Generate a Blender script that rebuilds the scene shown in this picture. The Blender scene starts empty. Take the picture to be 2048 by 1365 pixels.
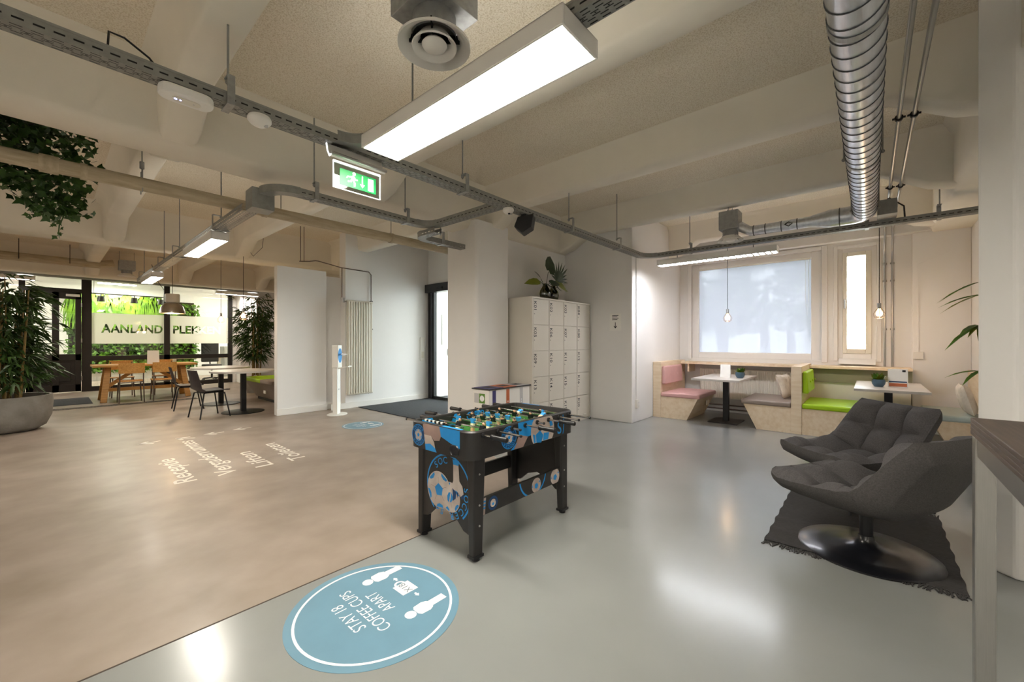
import bpy, bmesh, math, random
from mathutils import Vector, Matrix
random.seed(7)
EXPOSURE, SKY, TUBE, BULB = 2.55, 3.6, 11.0, 1.4
PI = math.pi
scene = bpy.context.scene
COL = scene.collection

# ------------------------------------------------------------------ camera, world, exposure
cam_d = bpy.data.cameras.new('camera')
cam_d.sensor_width = 36.0
cam_d.lens = 815.0 / 2048.0 * 36.0
cam_d.shift_y = 1.5 / 2048.0
cam_d.clip_start = 0.05
cam_d.clip_end = 200
CAM_H = 1.27
CAM_YAW = math.atan(717.0 / 815.0)
cam = bpy.data.objects.new('camera', cam_d)
COL.objects.link(cam)
cam.location = (0, 0, CAM_H)
cam.rotation_euler = (PI / 2, 0, CAM_YAW - PI / 2)
scene.camera = cam
vs = scene.view_settings
vs.view_transform = 'Standard'
vs.look = 'None'
vs.exposure = EXPOSURE
vs.gamma = 1.0
vs.use_curve_mapping = False
scene.cycles.max_bounces = 8
scene.cycles.diffuse_bounces = 4
scene.cycles.glossy_bounces = 4
scene.cycles.transmission_bounces = 6
scene.cycles.transparent_max_bounces = 12
scene.cycles.sample_clamp_indirect = 6.0
scene.cycles.caustics_reflective = False
scene.cycles.caustics_refractive = False

world = bpy.data.worlds.new('overcast_sky')
scene.world = world
world.use_nodes = True
bg = world.node_tree.nodes['Background']
bg.inputs[0].default_value = (0.90, 0.94, 1.0, 1)
bg.inputs[1].default_value = SKY

# ------------------------------------------------------------------ helpers
def lin(c):
    if isinstance(c, str):
        c = tuple(int(c[i:i + 2], 16) / 255 for i in (0, 2, 4))
    return tuple(((v + 0.055) / 1.055) ** 2.4 if v > 0.04045 else v / 12.92 for v in c)

def mat(name, col, rough=0.5, metal=0.0, noise=0.0, nscale=6.0, bump=0.0, bscale=60.0, emit=0.0, emitcol=None,
        coat=0.0, stretch=None, col2=None, spec=0.5, trans=0.0, alpha=1.0, ior=1.45, detail=4.0, thresh=None):
    m = bpy.data.materials.new(name)
    m.use_nodes = True
    nt = m.node_tree
    p = nt.nodes['Principled BSDF']
    c = lin(col)
    p.inputs['Base Color'].default_value = (*c, 1)
    p.inputs['Roughness'].default_value = rough
    p.inputs['Metallic'].default_value = metal
    p.inputs['Specular IOR Level'].default_value = spec
    p.inputs['IOR'].default_value = ior
    p.inputs['Transmission Weight'].default_value = trans
    p.inputs['Alpha'].default_value = alpha
    p.inputs['Coat Weight'].default_value = coat
    p.inputs['Coat Roughness'].default_value = 0.16
    if emit:
        p.inputs['Emission Color'].default_value = (*lin(emitcol or col), 1)
        p.inputs['Emission Strength'].default_value = emit
    tc = None
    def coords():
        t = nt.nodes.new('ShaderNodeTexCoord')
        mp = nt.nodes.new('ShaderNodeMapping')
        nt.links.new(t.outputs['Object'], mp.inputs['Vector'])
        if stretch:
            mp.inputs['Scale'].default_value = stretch
        return mp
    if noise or col2:
        tc = coords()
        n = nt.nodes.new('ShaderNodeTexNoise')
        n.inputs['Scale'].default_value = nscale
        n.inputs['Detail'].default_value = detail
        nt.links.new(tc.outputs[0], n.inputs['Vector'])
        r = nt.nodes.new('ShaderNodeValToRGB')
        lo, hi = thresh or (0.3, 0.7)
        r.color_ramp.elements[0].position = lo
        r.color_ramp.elements[1].position = hi
        a = lin(col2) if col2 else tuple(max(0, v * (1 - noise)) for v in c)
        b = c if col2 else tuple(min(1, v * (1 + noise)) for v in c)
        r.color_ramp.elements[0].color = (*a, 1)
        r.color_ramp.elements[1].color = (*b, 1)
        nt.links.new(n.outputs['Fac'], r.inputs['Fac'])
        nt.links.new(r.outputs['Color'], p.inputs['Base Color'])
    if bump:
        tb = tc or coords()
        n2 = nt.nodes.new('ShaderNodeTexNoise')
        n2.inputs['Scale'].default_value = bscale
        n2.inputs['Detail'].default_value = 3
        nt.links.new(tb.outputs[0], n2.inputs['Vector'])
        b2 = nt.nodes.new('ShaderNodeBump')
        b2.inputs['Strength'].default_value = bump
        b2.inputs['Distance'].default_value = 0.02
        nt.links.new(n2.outputs['Fac'], b2.inputs['Height'])
        nt.links.new(b2.outputs['Normal'], p.inputs['Normal'])
    return m

class B:
    """collects faces for one mesh object"""
    def __init__(s):
        s.v, s.f, s.m, s.mi = [], [], [], 0
    def add(s, vs, fs):
        k = len(s.v)
        s.v += [tuple(x) for x in vs]
        for q in fs:
            s.f.append([k + i for i in q]); s.m.append(s.mi)
        return s
    def box(s, x0, x1, y0, y1, z0, z1):
        return s.add([(x0, y0, z0), (x1, y0, z0), (x1, y1, z0), (x0, y1, z0), (x0, y0, z1), (x1, y0, z1), (x1, y1, z1), (x0, y1, z1)],
                     [(0, 3, 2, 1), (4, 5, 6, 7), (0, 1, 5, 4), (1, 2, 6, 5), (2, 3, 7, 6), (3, 0, 4, 7)])
    def hexa(s, lo, hi):
        """lo, hi: 4 corner points each (ccw seen from hi)"""
        return s.add(list(lo) + list(hi), [(0, 3, 2, 1), (4, 5, 6, 7), (0, 1, 5, 4), (1, 2, 6, 5), (2, 3, 7, 6), (3, 0, 4, 7)])
    def beam(s, p0, p1, w, h, up=(0, 0, 1)):
        p0, p1 = Vector(p0), Vector(p1); d = (p1 - p0).normalized(); u = Vector(up)
        if abs(d.dot(u)) > 0.98: u = Vector((1, 0, 0))
        a = d.cross(u).normalized() * w / 2; b = a.cross(d).normalized() * h / 2
        c = lambda p: [p - a - b, p + a - b, p + a + b, p - a + b]
        return s.hexa(c(p0), c(p1))
    def prism(s, poly, axis, a, b):
        """poly of 2-D points extruded along axis; x: (y,z) y: (x,z) z: (x,y)"""
        f = {'x': lambda p, t: (t, p[0], p[1]), 'y': lambda p, t: (p[0], t, p[1]), 'z': lambda p, t: (p[0], p[1], t)}[axis]
        n = len(poly)
        vs = [f(p, a) for p in poly] + [f(p, b) for p in poly]
        fs = [tuple(range(n))[::-1], tuple(range(n, 2 * n))] + [(i, (i + 1) % n, n + (i + 1) % n, n + i) for i in range(n)]
        return s.add(vs, fs)
    def tube(s, pts, r, n=10, cap=True):
        pts = [Vector(p) for p in pts]; rs = r if isinstance(r, (list, tuple)) else [r] * len(pts)
        k = len(s.v); prev = None
        for i, p in enumerate(pts):
            d = (pts[min(i + 1, len(pts) - 1)] - pts[max(i - 1, 0)]).normalized()
            if prev is None:
                u = Vector((0, 0, 1)) if abs(d.z) < 0.9 else Vector((1, 0, 0))
                a = d.cross(u).normalized()
            else:
                a = (prev - d * prev.dot(d)).normalized()
            prev = a; b = d.cross(a)
            for j in range(n):
                t = 2 * PI * j / n
                s.v.append(tuple(p + (a * math.cos(t) + b * math.sin(t)) * rs[i]))
        for i in range(len(pts) - 1):
            for j in range(n):
                s.f.append([k + i * n + j, k + i * n + (j + 1) % n, k + (i + 1) * n + (j + 1) % n, k + (i + 1) * n + j]); s.m.append(s.mi)
        if cap:
            s.f.append([k + j for j in range(n)][::-1]); s.m.append(s.mi)
            e = k + (len(pts) - 1) * n
            s.f.append([e + j for j in range(n)]); s.m.append(s.mi)
        return s
    def lathe(s, prof, c=(0, 0, 0), n=32, sx=1.0, sy=1.0, cap=False):
        """prof: (radius, z) pairs"""
        k = len(s.v)
        for r, z in prof:
            for j in range(n):
                t = 2 * PI * j / n
                s.v.append((c[0] + r * sx * math.cos(t), c[1] + r * sy * math.sin(t), c[2] + z))
        for i in range(len(prof) - 1):
            for j in range(n):
                s.f.append([k + i * n + j, k + i * n + (j + 1) % n, k + (i + 1) * n + (j + 1) % n, k + (i + 1) * n + j]); s.m.append(s.mi)
        if cap:
            s.f.append([k + j for j in range(n)][::-1]); s.m.append(s.mi)
            e = k + (len(prof) - 1) * n
            s.f.append([e + j for j in range(n)]); s.m.append(s.mi)
        return s
    def cyl(s, c, r, z0, z1, n=24, r1=None):
        return s.lathe([(r, z0), (r if r1 is None else r1, z1)], c, n, cap=True)
    def ball(s, c, r, n=12, sx=1, sy=1, sz=1):
        prof = [(max(1e-4, r * math.sin(PI * i / 8)), -r * sz * math.cos(PI * i / 8)) for i in range(9)]
        return s.lathe(prof, c, n, sx, sy)
    def grid(s, pts, closed_u=False):
        """pts: rows of points"""
        nu, nv = len(pts[0]), len(pts); k = len(s.v)
        for row in pts: s.v += [tuple(p) for p in row]
        for j in range(nv - 1):
            for i in range(nu if closed_u else nu - 1):
                i2 = (i + 1) % nu
                s.f.append([k + j * nu + i, k + j * nu + i2, k + (j + 1) * nu + i2, k + (j + 1) * nu + i]); s.m.append(s.mi)
        return s
    def build(s, name, mats, parent=None, smooth=None, bev=0.0, seg=2, loc=None, rot=None, recalc=True):
        me = bpy.data.meshes.new(name)
        me.from_pydata(s.v, [], s.f)
        if not isinstance(mats, (list, tuple)): mats = [mats]
        for m in mats: me.materials.append(m)
        if len(mats) > 1: me.polygons.foreach_set('material_index', s.m)
        if recalc:
            bm = bmesh.new(); bm.from_mesh(me); bmesh.ops.recalc_face_normals(bm, faces=bm.faces); bm.to_mesh(me); bm.free()
        if smooth:
            me.polygons.foreach_set('use_smooth', [True] * len(me.polygons))
            me.set_sharp_from_angle(angle=math.radians(smooth))
        me.update()
        return put(name, me, parent, bev, seg, loc, rot)

def put(name, me, parent=None, bev=0.0, seg=2, loc=None, rot=None):
    o = bpy.data.objects.new(name, me)
    COL.objects.link(o)
    if parent: o.parent = parent
    if loc: o.location = loc
    if rot: o.rotation_euler = rot
    if bev:
        md = o.modifiers.new('edge', 'BEVEL'); md.width = bev; md.segments = seg; md.limit_method = 'ANGLE'; md.angle_limit = math.radians(40)
    return o

def tag(o, label=None, cat=None, group=None, kind=None):
    if label: o['label'] = label
    if cat: o['category'] = cat
    if group: o['group'] = group
    if kind: o['kind'] = kind
    return o

def thing(name, label, cat, loc=(0, 0, 0), rz=0.0, group=None):
    o = bpy.data.objects.new(name, None); COL.objects.link(o)
    o.location = loc; o.rotation_euler = (0, 0, rz); o.empty_display_size = 0.1
    return tag(o, label, cat, group)

def struct(o, label=None):
    o['kind'] = 'structure'
    if label: o['label'] = label
    return o

def copy_tree(o, parent=None):
    c = o.copy(); COL.objects.link(c); c.parent = parent
    for ch in [x for x in o.children]:
        copy_tree(ch, c)
    return c

def arc(cx, cy, r, a0, a1, n=8):
    return [(cx + r * math.cos(math.radians(a0 + (a1 - a0) * i / n)), cy + r * math.sin(math.radians(a0 + (a1 - a0) * i / n))) for i in range(n + 1)]

def rrect(x0, x1, y0, y1, r, n=4):
    return arc(x1 - r, y0 + r, r, -90, 0, n) + arc(x1 - r, y1 - r, r, 0, 90, n) + arc(x0 + r, y1 - r, r, 90, 180, n) + arc(x0 + r, y0 + r, r, 180, 270, n)

def frame3(org, u, v):
    u, v = Vector(u).normalized(), Vector(v).normalized(); n = u.cross(v)
    return Matrix(((u.x, v.x, n.x, org[0]), (u.y, v.y, n.y, org[1]), (u.z, v.z, n.z, org[2]), (0, 0, 0, 1)))

# lettering: meshes of the default font, made once while the scene is still empty
TM = {}
def make_texts(items):
    tmp = []
    for key, s, off, al in items:
        cu = bpy.data.curves.new('t', 'FONT'); cu.body = s; cu.size = 1.0; cu.offset = off
        cu.align_x = al; cu.align_y = 'BOTTOM_BASELINE' if False else 'CENTER'; cu.fill_mode = 'FRONT'; cu.resolution_u = 4
        o = bpy.data.objects.new('t', cu); COL.objects.link(o); tmp.append((key, o))
    bpy.context.view_layer.update()
    dg = bpy.context.evaluated_depsgraph_get()
    for key, o in tmp:
        TM[key] = bpy.data.meshes.new_from_object(o.evaluated_get(dg))
    for key, o in tmp:
        cu = o.data; bpy.data.objects.remove(o); bpy.data.curves.remove(cu)

def lettering(key, m, org, u, v, size, parent=None, name='lettering', sx=1.0):
    me = TM[key].copy(); me.materials.clear(); me.materials.append(m)
    mt = frame3(org, u, v) @ Matrix.Diagonal((size * sx, size, 1, 1))
    me.transform(mt)
    return put(name, me, parent)

def flat(b, polys, org, u, v, off=0.0):
    """2-D polygons laid in the plane (org,u,v), raised by off"""
    M = frame3(org, u, v)
    for q in polys:
        b.add([M @ Vector((p[0], p[1], off)) for p in q], [tuple(range(len(q)))])
    return b

def ring(r0, r1, a0=0, a1=360, n=48, cx=0, cy=0, sy=1.0):
    out = []
    for i in range(n):
        t0 = math.radians(a0 + (a1 - a0) * i / n); t1 = math.radians(a0 + (a1 - a0) * (i + 1) / n)
        c0, s0, c1, s1 = math.cos(t0), math.sin(t0), math.cos(t1), math.sin(t1)
        out.append([(cx + r0 * c0, cy + r0 * s0 * sy), (cx + r1 * c0, cy + r1 * s0 * sy), (cx + r1 * c1, cy + r1 * s1 * sy), (cx + r0 * c1, cy + r0 * s1 * sy)])
    return out

def disc(r, n=40, cx=0, cy=0, sy=1.0):
    return [[(cx + r * math.cos(2 * PI * i / n), cy + r * sy * math.sin(2 * PI * i / n)) for i in range(n)]]

make_texts([(k, k, 0.012, 'CENTER') for k in 'SOCER'] + [('K%02d' % i, 'K%02d' % i, 0.012, 'LEFT') for i in range(1, 21)] +
           [(w, w, 0.008, 'LEFT') for w in ('Receptie', 'Vergaderruimtes', 'Liften', 'Toiletten')] +
           [(w, w, -0.004, 'CENTER') for w in ('STAY 18', 'COFFEE CUPS', 'APART', 'X18')] +
           [('AANLAND', 'AANLAND', 0.03, 'CENTER'), ('PLEKKEN', 'PLEKKEN', 0.03, 'CENTER'), ('KEEP', 'KEEP', 0, 'CENTER')])

# ------------------------------------------------------------------ materials
M = {}
M['wall'] = mat('wall_paint', 'edebe8', 0.7, noise=0.02, nscale=1.5, bump=0.03, bscale=180)
M['wall_cool'] = M['wall']
M['joist'] = mat('joist_paint', 'ebe4d5', 0.75, noise=0.04, nscale=2.0, bump=0.05, bscale=40)
M['slab'] = mat('rough_slab_plaster', 'f5ecda', 0.95, col2='d6c8ac', nscale=105, detail=5.0, bump=0.5, bscale=90, thresh=(0.3, 0.55))
M['floor_grey'] = mat('grey_poured_floor', '909290', 0.24, noise=0.05, nscale=1.3, bump=0.012, bscale=4, coat=0.3)
M['floor_brown'] = mat('brown_poured_floor', 'a4968a', 0.42, col2='8d7f71', nscale=2.6, detail=9.0, bump=0.04, bscale=9, coat=0.04)
M['seam'] = mat('floor_seam', '4a4038', 0.7)
M['white'] = mat('white_enamel', 'efece6', 0.4, noise=0.01, nscale=4)
M['cream'] = mat('cream_enamel', 'e6e1d3', 0.35, noise=0.01, nscale=4)
M['locker'] = mat('locker_enamel', 'dcd6ca', 0.35, noise=0.02, nscale=3)
M['black'] = mat('black_powder_coat', '17171a', 0.45, noise=0.1, nscale=20)
M['blackgloss'] = mat('black_gloss', '14151a', 0.3, noise=0.1, nscale=8, coat=0.4)
M['frame'] = mat('dark_frame_paint', '241f1b', 0.55, noise=0.1, nscale=8)
M['galv'] = mat('galvanised_steel', 'a2a3a2', 0.45, metal=0.55, noise=0.12, nscale=30)
M['tray'] = mat('grey_tray_steel', '94948f', 0.5, metal=0.3, noise=0.1, nscale=25)
M['duct'] = mat('spiral_duct_steel', 'd0d4da', 0.3, metal=0.85, noise=0.12, nscale=7, stretch=(0.6, 4, 4))
M['seamdark'] = mat('duct_lock_seam', '5c5f63', 0.45, metal=0.8, noise=0.1, nscale=9)
M['steel'] = mat('brushed_steel', 'aeaca8', 0.32, metal=1.0, noise=0.04, nscale=12, stretch=(30, 30, 1))
M['chrome'] = mat('chrome', 'd8d8d8', 0.12, metal=1.0, noise=0.02)
M['ply'] = mat('birch_plywood', 'e6d3b8', 0.55, col2='d8bf9c', nscale=2.2, stretch=(2.0, 2.0, 11.0), detail=6.0, thresh=(0.25, 0.62))
M['plyx'] = mat('birch_plywood_lengthwise', 'e6d3b8', 0.55, col2='d8bf9c', nscale=2.2, stretch=(1.5, 9.0, 9.0), detail=6.0, thresh=(0.25, 0.62))
M['oak'] = mat('oak', 'cf9c56', 0.5, col2='ad7a3a', nscale=3, stretch=(2, 14, 14), detail=6.0)
M['dkwood'] = mat('dark_veneer', '54463d', 0.5, col2='3a302a', nscale=3, stretch=(1.5, 30, 12), detail=6.0)
M['pink'] = mat('pink_leatherette', 'd9aaa6', 0.42, noise=0.05, nscale=5, bump=0.04, bscale=120)
M['lime'] = mat('lime_leatherette', 'a4cc10', 0.4, noise=0.04, nscale=5, bump=0.04, bscale=120)
M['taupe'] = mat('taupe_leatherette', '94857a', 0.42, noise=0.05, nscale=5, bump=0.04, bscale=120)
M['paleblue'] = mat('pale_blue_leatherette', 'aebbb8', 0.42, noise=0.05, nscale=5, bump=0.04, bscale=120)
M['fabric'] = mat('charcoal_wool', '605d5e', 0.95, col2='494748', nscale=160, bump=0.25, bscale=220)
M['fabricback'] = mat('charcoal_wool_shell', '575453', 0.95, col2='434140', nscale=160, bump=0.2, bscale=220)
M['cushion'] = mat('linen_cushion', 'cfc5b6', 0.9, noise=0.12, nscale=14, bump=0.3, bscale=60)
M['concrete'] = mat('planter_concrete', '8f8b84', 0.85, col2='777169', nscale=5, bump=0.15, bscale=30, detail=8.0)
M['soil'] = mat('potting_soil', '2c2119', 0.95, noise=0.3, nscale=40, bump=0.5, bscale=50)
M['leaf'] = mat('bamboo_leaf', '3d5a22', 0.5, col2='22370f', nscale=9)
M['leafdark'] = mat('ivy_leaf', '45682a', 0.5, col2='233a12', nscale=12)
M['leafbright'] = mat('fern_leaf', '74a01c', 0.55, col2='37600c', nscale=5)
M['leafmid'] = mat('philodendron_leaf', '5f8f1c', 0.5, col2='2e5210', nscale=9)
M['leafmon'] = mat('monstera_leaf', '33482a', 0.4, col2='1f301a', nscale=10)
M['leafolive'] = mat('olive_leaf', '7a8416', 0.45, col2='5a6410', nscale=10)
M['cane'] = mat('bamboo_cane', '9a7c45', 0.55, col2='6c5a2c', nscale=6)
M['blue'] = mat('print_blue', '1f8fd8', 0.35, noise=0.06, nscale=12)
M['navy'] = mat('print_navy', '14406e', 0.35, noise=0.06, nscale=12)
M['printwhite'] = mat('print_offwhite', 'd8cdc4', 0.4, col2='a89488', nscale=7)
M['printskin'] = mat('print_skin', 'b3978c', 0.4, col2='8f7670', nscale=5)
M['body'] = mat('black_table_board', '2a2827', 0.4, noise=0.08, nscale=14)
M['turf'] = mat('playfield_green', '3f7d35', 0.6, noise=0.1, nscale=12)
M['shirtblue'] = mat('figure_blue', '3fa0e6', 0.4, noise=0.03)
M['shirtblack'] = mat('figure_black', '15161a', 0.4, noise=0.03)
M['skin'] = mat('figure_skin', 'd9a684', 0.45, noise=0.03)
M['short'] = mat('figure_shorts', 'e8ddbe', 0.45, noise=0.03)
M['decal'] = mat('decal_blue', '6d94a8', 0.4, noise=0.05, nscale=5)
M['decalwhite'] = mat('decal_white', 'f2f2f0', 0.45, noise=0.02, nscale=6)
M['decalgrey'] = mat('decal_grey_text', '6f8088', 0.5, noise=0.02)
M['floorpaint'] = mat('floor_letter_paint', 'e8e2d6', 0.5, noise=0.06, nscale=9)
M['ink'] = mat('print_ink', '25252a', 0.6, noise=0.05)
M['paper'] = mat('paper', 'f4f2ec', 0.8, noise=0.01)
M['rug'] = mat('woven_rug', '4e4c4b', 0.95, col2='3a3838', nscale=30, stretch=(12, 1, 1), bump=0.5, bscale=90)
M['mat'] = mat('entrance_mat', '46484c', 0.98, col2='34363a', nscale=60, bump=0.4, bscale=120)
M['plastic_black'] = mat('black_plastic', '1b1b1d', 0.4, noise=0.05)
M['shell'] = mat('dark_shell_plastic', '3b3436', 0.5, noise=0.08, nscale=6)
M['green'] = mat('exit_green', '0f8a43', 0.4, emit=0.12, noise=0.02)
M['exitwhite'] = mat('exit_white', 'f4fff4', 0.4, emit=0.22, noise=0.01)
M['orange'] = mat('bin_orange', 'c9714a', 0.5, noise=0.04)
M['purple'] = mat('bin_purple', '3d3a6e', 0.5, noise=0.04)
M['palegrey'] = mat('bin_grey', 'c4c2c2', 0.5, noise=0.03)
M['binlid'] = mat('bin_lid_dark', '2b2a2c', 0.5, noise=0.05)
M['stickergreen'] = mat('sticker_green', '5e8a34', 0.5, noise=0.03)
M['pot'] = mat('blue_glazed_pot', '4a6578', 0.35, noise=0.1, nscale=12)
M['tabletop'] = mat('grey_laminate', 'c9c4bd', 0.3, noise=0.04, nscale=6)
M['olivepanel'] = mat('olive_grey_paint', '8d8a70', 0.7, noise=0.03)
M['pipe'] = mat('old_painted_pipe', 'c5b99f', 0.6, col2='a99a7e', nscale=5, stretch=(1, 6, 6), bump=0.1, bscale=20)
M['copper'] = mat('dark_heating_pipe', '6e6158', 0.45, metal=0.5, noise=0.1, nscale=10)
M['grit'] = mat('pebble_strip', '6c6458', 0.8, col2='221d18', nscale=26, bump=0.6, bscale=28, thresh=(0.42, 0.58))
M['bark'] = mat('tree_bark', '6d665e', 0.9, noise=0.2, nscale=8, bump=0.4, bscale=10)
M['treeleaf'] = mat('street_tree_leaf', '7f9a62', 0.7, noise=0.25, nscale=2)
M['asphalt'] = mat('street_paving', 'a9a8a4', 0.9, noise=0.1, nscale=2)
M['fireflash'] = mat('socket_white', 'e9e6df', 0.4, noise=0.01)
M['lampw'] = mat('tube_light', 'fffdf8', 0.5, emit=TUBE, emitcol='f0f4ff')
M['lampwarm'] = mat('warm_tube_light', 'fffdf8', 0.5, emit=TUBE, emitcol='fff8ec')
M['fill_up'] = mat('added_uplight_glow', 'fffdf8', 0.5, emit=TUBE * 0.26, emitcol='fffaf2')  # faint added glow for the fixture tops, fills the ceiling
M['lampw2'] = mat('tube_light_back_office', 'fffdf8', 0.5, emit=TUBE * 3.0, emitcol='fff6e6')
M['bulb'] = mat('warm_bulb', 'ffd9a0', 0.5, emit=BULB, emitcol='ffca82')
M['led'] = mat('blue_led', '8fa0ff', 0.5, emit=6.0, emitcol='7f8cff')
M['edgeglow'] = mat('lit_acrylic_edge', 'ffffff', 0.4, emit=0.35)
M['spun'] = mat('spun_aluminium', 'b9b2a6', 0.28, metal=0.95, noise=0.05, nscale=8)

def glassmat(name, tint='ffffff', fac=0.92, rough=0.02):
    m = bpy.data.materials.new(name); m.use_nodes = True; nt = m.node_tree
    for n in list(nt.nodes): nt.nodes.remove(n)
    o = nt.nodes.new('ShaderNodeOutputMaterial'); mx = nt.nodes.new('ShaderNodeMixShader')
    t = nt.nodes.new('ShaderNodeBsdfTransparent'); g = nt.nodes.new('ShaderNodeBsdfGlossy')
    t.inputs[0].default_value = (*lin(tint), 1); g.inputs['Roughness'].default_value = rough
    mx.inputs[0].default_value = 1 - fac
    nt.links.new(t.outputs[0], mx.inputs[1]); nt.links.new(g.outputs[0], mx.inputs[2]); nt.links.new(mx.outputs[0], o.inputs[0])
    return m

def veilmat(name, col, through, glossy=0.0, translucent=True):
    """thin scattering sheet: part of the light passes straight, the rest is scattered"""
    m = bpy.data.materials.new(name); m.use_nodes = True; nt = m.node_tree
    for n in list(nt.nodes): nt.nodes.remove(n)
    o = nt.nodes.new('ShaderNodeOutputMaterial'); mx = nt.nodes.new('ShaderNodeMixShader'); mx2 = nt.nodes.new('ShaderNodeMixShader')
    t = nt.nodes.new('ShaderNodeBsdfTransparent'); d = nt.nodes.new('ShaderNodeBsdfDiffuse'); s = nt.nodes.new('ShaderNodeBsdfTranslucent')
    for n in (d, s): n.inputs[0].default_value = (*lin(col), 1)
    nz = nt.nodes.new('ShaderNodeTexNoise'); nz.inputs['Scale'].default_value = 3.0
    ma = nt.nodes.new('ShaderNodeMapRange'); ma.inputs['To Min'].default_value = 1 - through * 1.1; ma.inputs['To Max'].default_value = 1 - through * 0.9
    nt.links.new(nz.outputs['Fac'], ma.inputs['Value']); nt.links.new(ma.outputs[0], mx.inputs[0])
    mx2.inputs[0].default_value = 0.5
    nt.links.new(d.outputs[0], mx2.inputs[1]); nt.links.new(s.outputs[0], mx2.inputs[2])
    nt.links.new(t.outputs[0], mx.inputs[1]); nt.links.new(mx2.outputs[0], mx.inputs[2]); nt.links.new(mx.outputs[0], o.inputs[0])
    return m

M['glass'] = glassmat('clear_glass', 'f4f8f6', 0.93)
M['bulbglass'] = glassmat('bulb_glass', 'fff2dc', 0.85)
M['vaseglass'] = glassmat('olive_glass', '9a9a1c', 0.86)
M['acrylic'] = glassmat('acrylic_sheet', 'e8f0ec', 0.88)
M['blind'] = veilmat('screen_blind_fabric', 'a6a6ae', 0.12)
M['frost'] = veilmat('frosted_film', 'e8e6dc', 0.14)
# ------------------------------------------------------------------ the setting
b = B().box(-4, 8.35, -3.5, 2.22, -0.1, 0).prism([(2.75, 2.22), (8.35, 2.22), (8.35, 4.02), (3.76, 4.02)], 'z', -0.1, 0)
struct(b.build('floor', M['floor_grey']), 'glossy light grey poured floor')
b = B().prism([(-4, 2.22), (2.75, 2.22), (3.76, 4.02), (-4, 4.02)], 'z', -0.1, 0).box(-4, 9.0, 4.02, 19.2, -0.1, 0)
fb = struct(b.build('floor', M['floor_brown']), 'brown poured concrete floor with trowel marks')
B().box(-4, 2.75, 2.214, 2.222, 0.0, 0.0012).build('seam_strip', M['seam'], fb)
gs = B().box(-4, 2.2, 11.25, 11.5, 0.0, 0.004).build('pebble_strip', M['grit'], fb)

SLAB, JZ, BZ = 3.36, 3.04, 2.78
ceil = struct(B().box(-4, 9.0, -3.5, 15.2, SLAB, SLAB + 0.15).build('ceiling', M['slab']), 'rough tan plaster ceiling slab between concrete joists')

def joist(xc, y0, y1, parent):
    d = 0.24
    secs = [(y0 - 0.12, d), (y0, d), (y0 + 0.16, d * 0.85), (y0 + 0.5, 0.0), (y1 - 0.5, 0.0), (y1 - 0.16, d * 0.85), (y1, d), (y1 + 0.12, d)]
    rows = []
    for y, dz in secs:
        zb = JZ - dz
        rows.append([(xc - 0.22, y, SLAB), (xc - 0.135, y, SLAB - 0.07), (xc - 0.115, y, zb + 0.03), (xc - 0.09, y, zb), (xc + 0.09, y, zb), (xc + 0.115, y, zb + 0.03), (xc + 0.135, y, SLAB - 0.07), (xc + 0.22, y, SLAB)])
    return struct(B().grid(rows).build('joist', M['joist'], None, smooth=50), 'cream painted concrete ceiling joist')
JX = [-2.885, -1.115, 0.655, 2.33, 4.09, 5.875]
for x in JX:
    for y0, y1 in ((-3.5, -1.15), (-0.6, 3.97), (4.38, 8.62), (9.08, 13.42)):
        joist(x, y0, y1, ceil)
joist(7.64, -0.6, 2.8, ceil)
def main_beam(y0, y1, x0=-4, x1=9.0):
    c = 0.05
    poly = [(y0 - 0.08, SLAB), (y0, SLAB - 0.1), (y0, BZ + c), (y0 + c, BZ), (y1 - c, BZ), (y1, BZ + c), (y1, SLAB - 0.1), (y1 + 0.08, SLAB)]
    return struct(B().prism(poly, 'x', x0, x1).build('main_beam', M['joist'], None, smooth=50), 'cream painted main concrete beam')
main_beam(-1.15, -0.6); main_beam(3.97, 4.38, -4, 5.98); main_beam(8.62, 9.08); main_beam(13.42, 13.88)

# pillars
poly = [(3.68, 4.44), (3.68, 3.88), (3.71, 3.85), (4.3, 3.85), (4.3, 4.44)]
struct(B().prism(poly, 'z', 0, BZ + 0.1).build('pillar', M['wall'], bev=0.015), 'square white pillar beside the waste sorting bin')
poly = [(3.4, -0.58), (3.4, -1.1), (4.0, -1.1), (4.0, -0.545), (3.62, -0.478), (3.51, -0.463)]
struct(B().prism(poly, 'z', 0, SLAB).build('pillar', M['wall'], bev=0.012), 'chamfered grey-white pillar behind the bar table')

# walls
struct(B().box(5.98, 8.35, 2.78, 4.3, 0, SLAB).build('wall_niche', M['wall'], bev=0.01), 'white wall block beside the lockers')
struct(B().box(4.28, 5.98, 4.02, 4.3, 0, BZ).build('wall_lockers', M['wall']))
# window wall with its two openings
b = B()
W1 = (0.58, 2.56, 0.97, 2.72); W2 = (-0.07, 0.385, 1.0, 2.70)
b.box(8.1, 8.35, W1[1], 2.80, 0, SLAB).box(8.1, 8.35, W2[1], W1[0], 0, SLAB).box(8.1, 8.35, -1.2, W2[0], 0, SLAB)
b.box(8.1, 8.35, W1[0], W1[1], 0, W1[2]).box(8.1, 8.35, W1[0], W1[1], W1[3], SLAB)
b.box(8.1, 8.35, W2[0], W2[1], 0, W2[2]).box(8.1, 8.35, W2[0], W2[1], W2[3], SLAB)
struct(B().box(7.93, 8.1, -1.0, 2.79, 2.80, SLAB).build('trim_1', M['wall']), 'boxed soffit above the nook windows')
struct(b.build('wall_window', M['wall']), 'warm white window wall of the seating nook')
struct(B().box(8.02, 8.1, -1.0, -0.44, 0, 2.8).build('wall_pilaster', M['wall'], bev=0.01))
struct(B().box(3.98, 8.35, -1.15, -1.0, 0, SLAB).build('wall_side', M['wall']))
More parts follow.
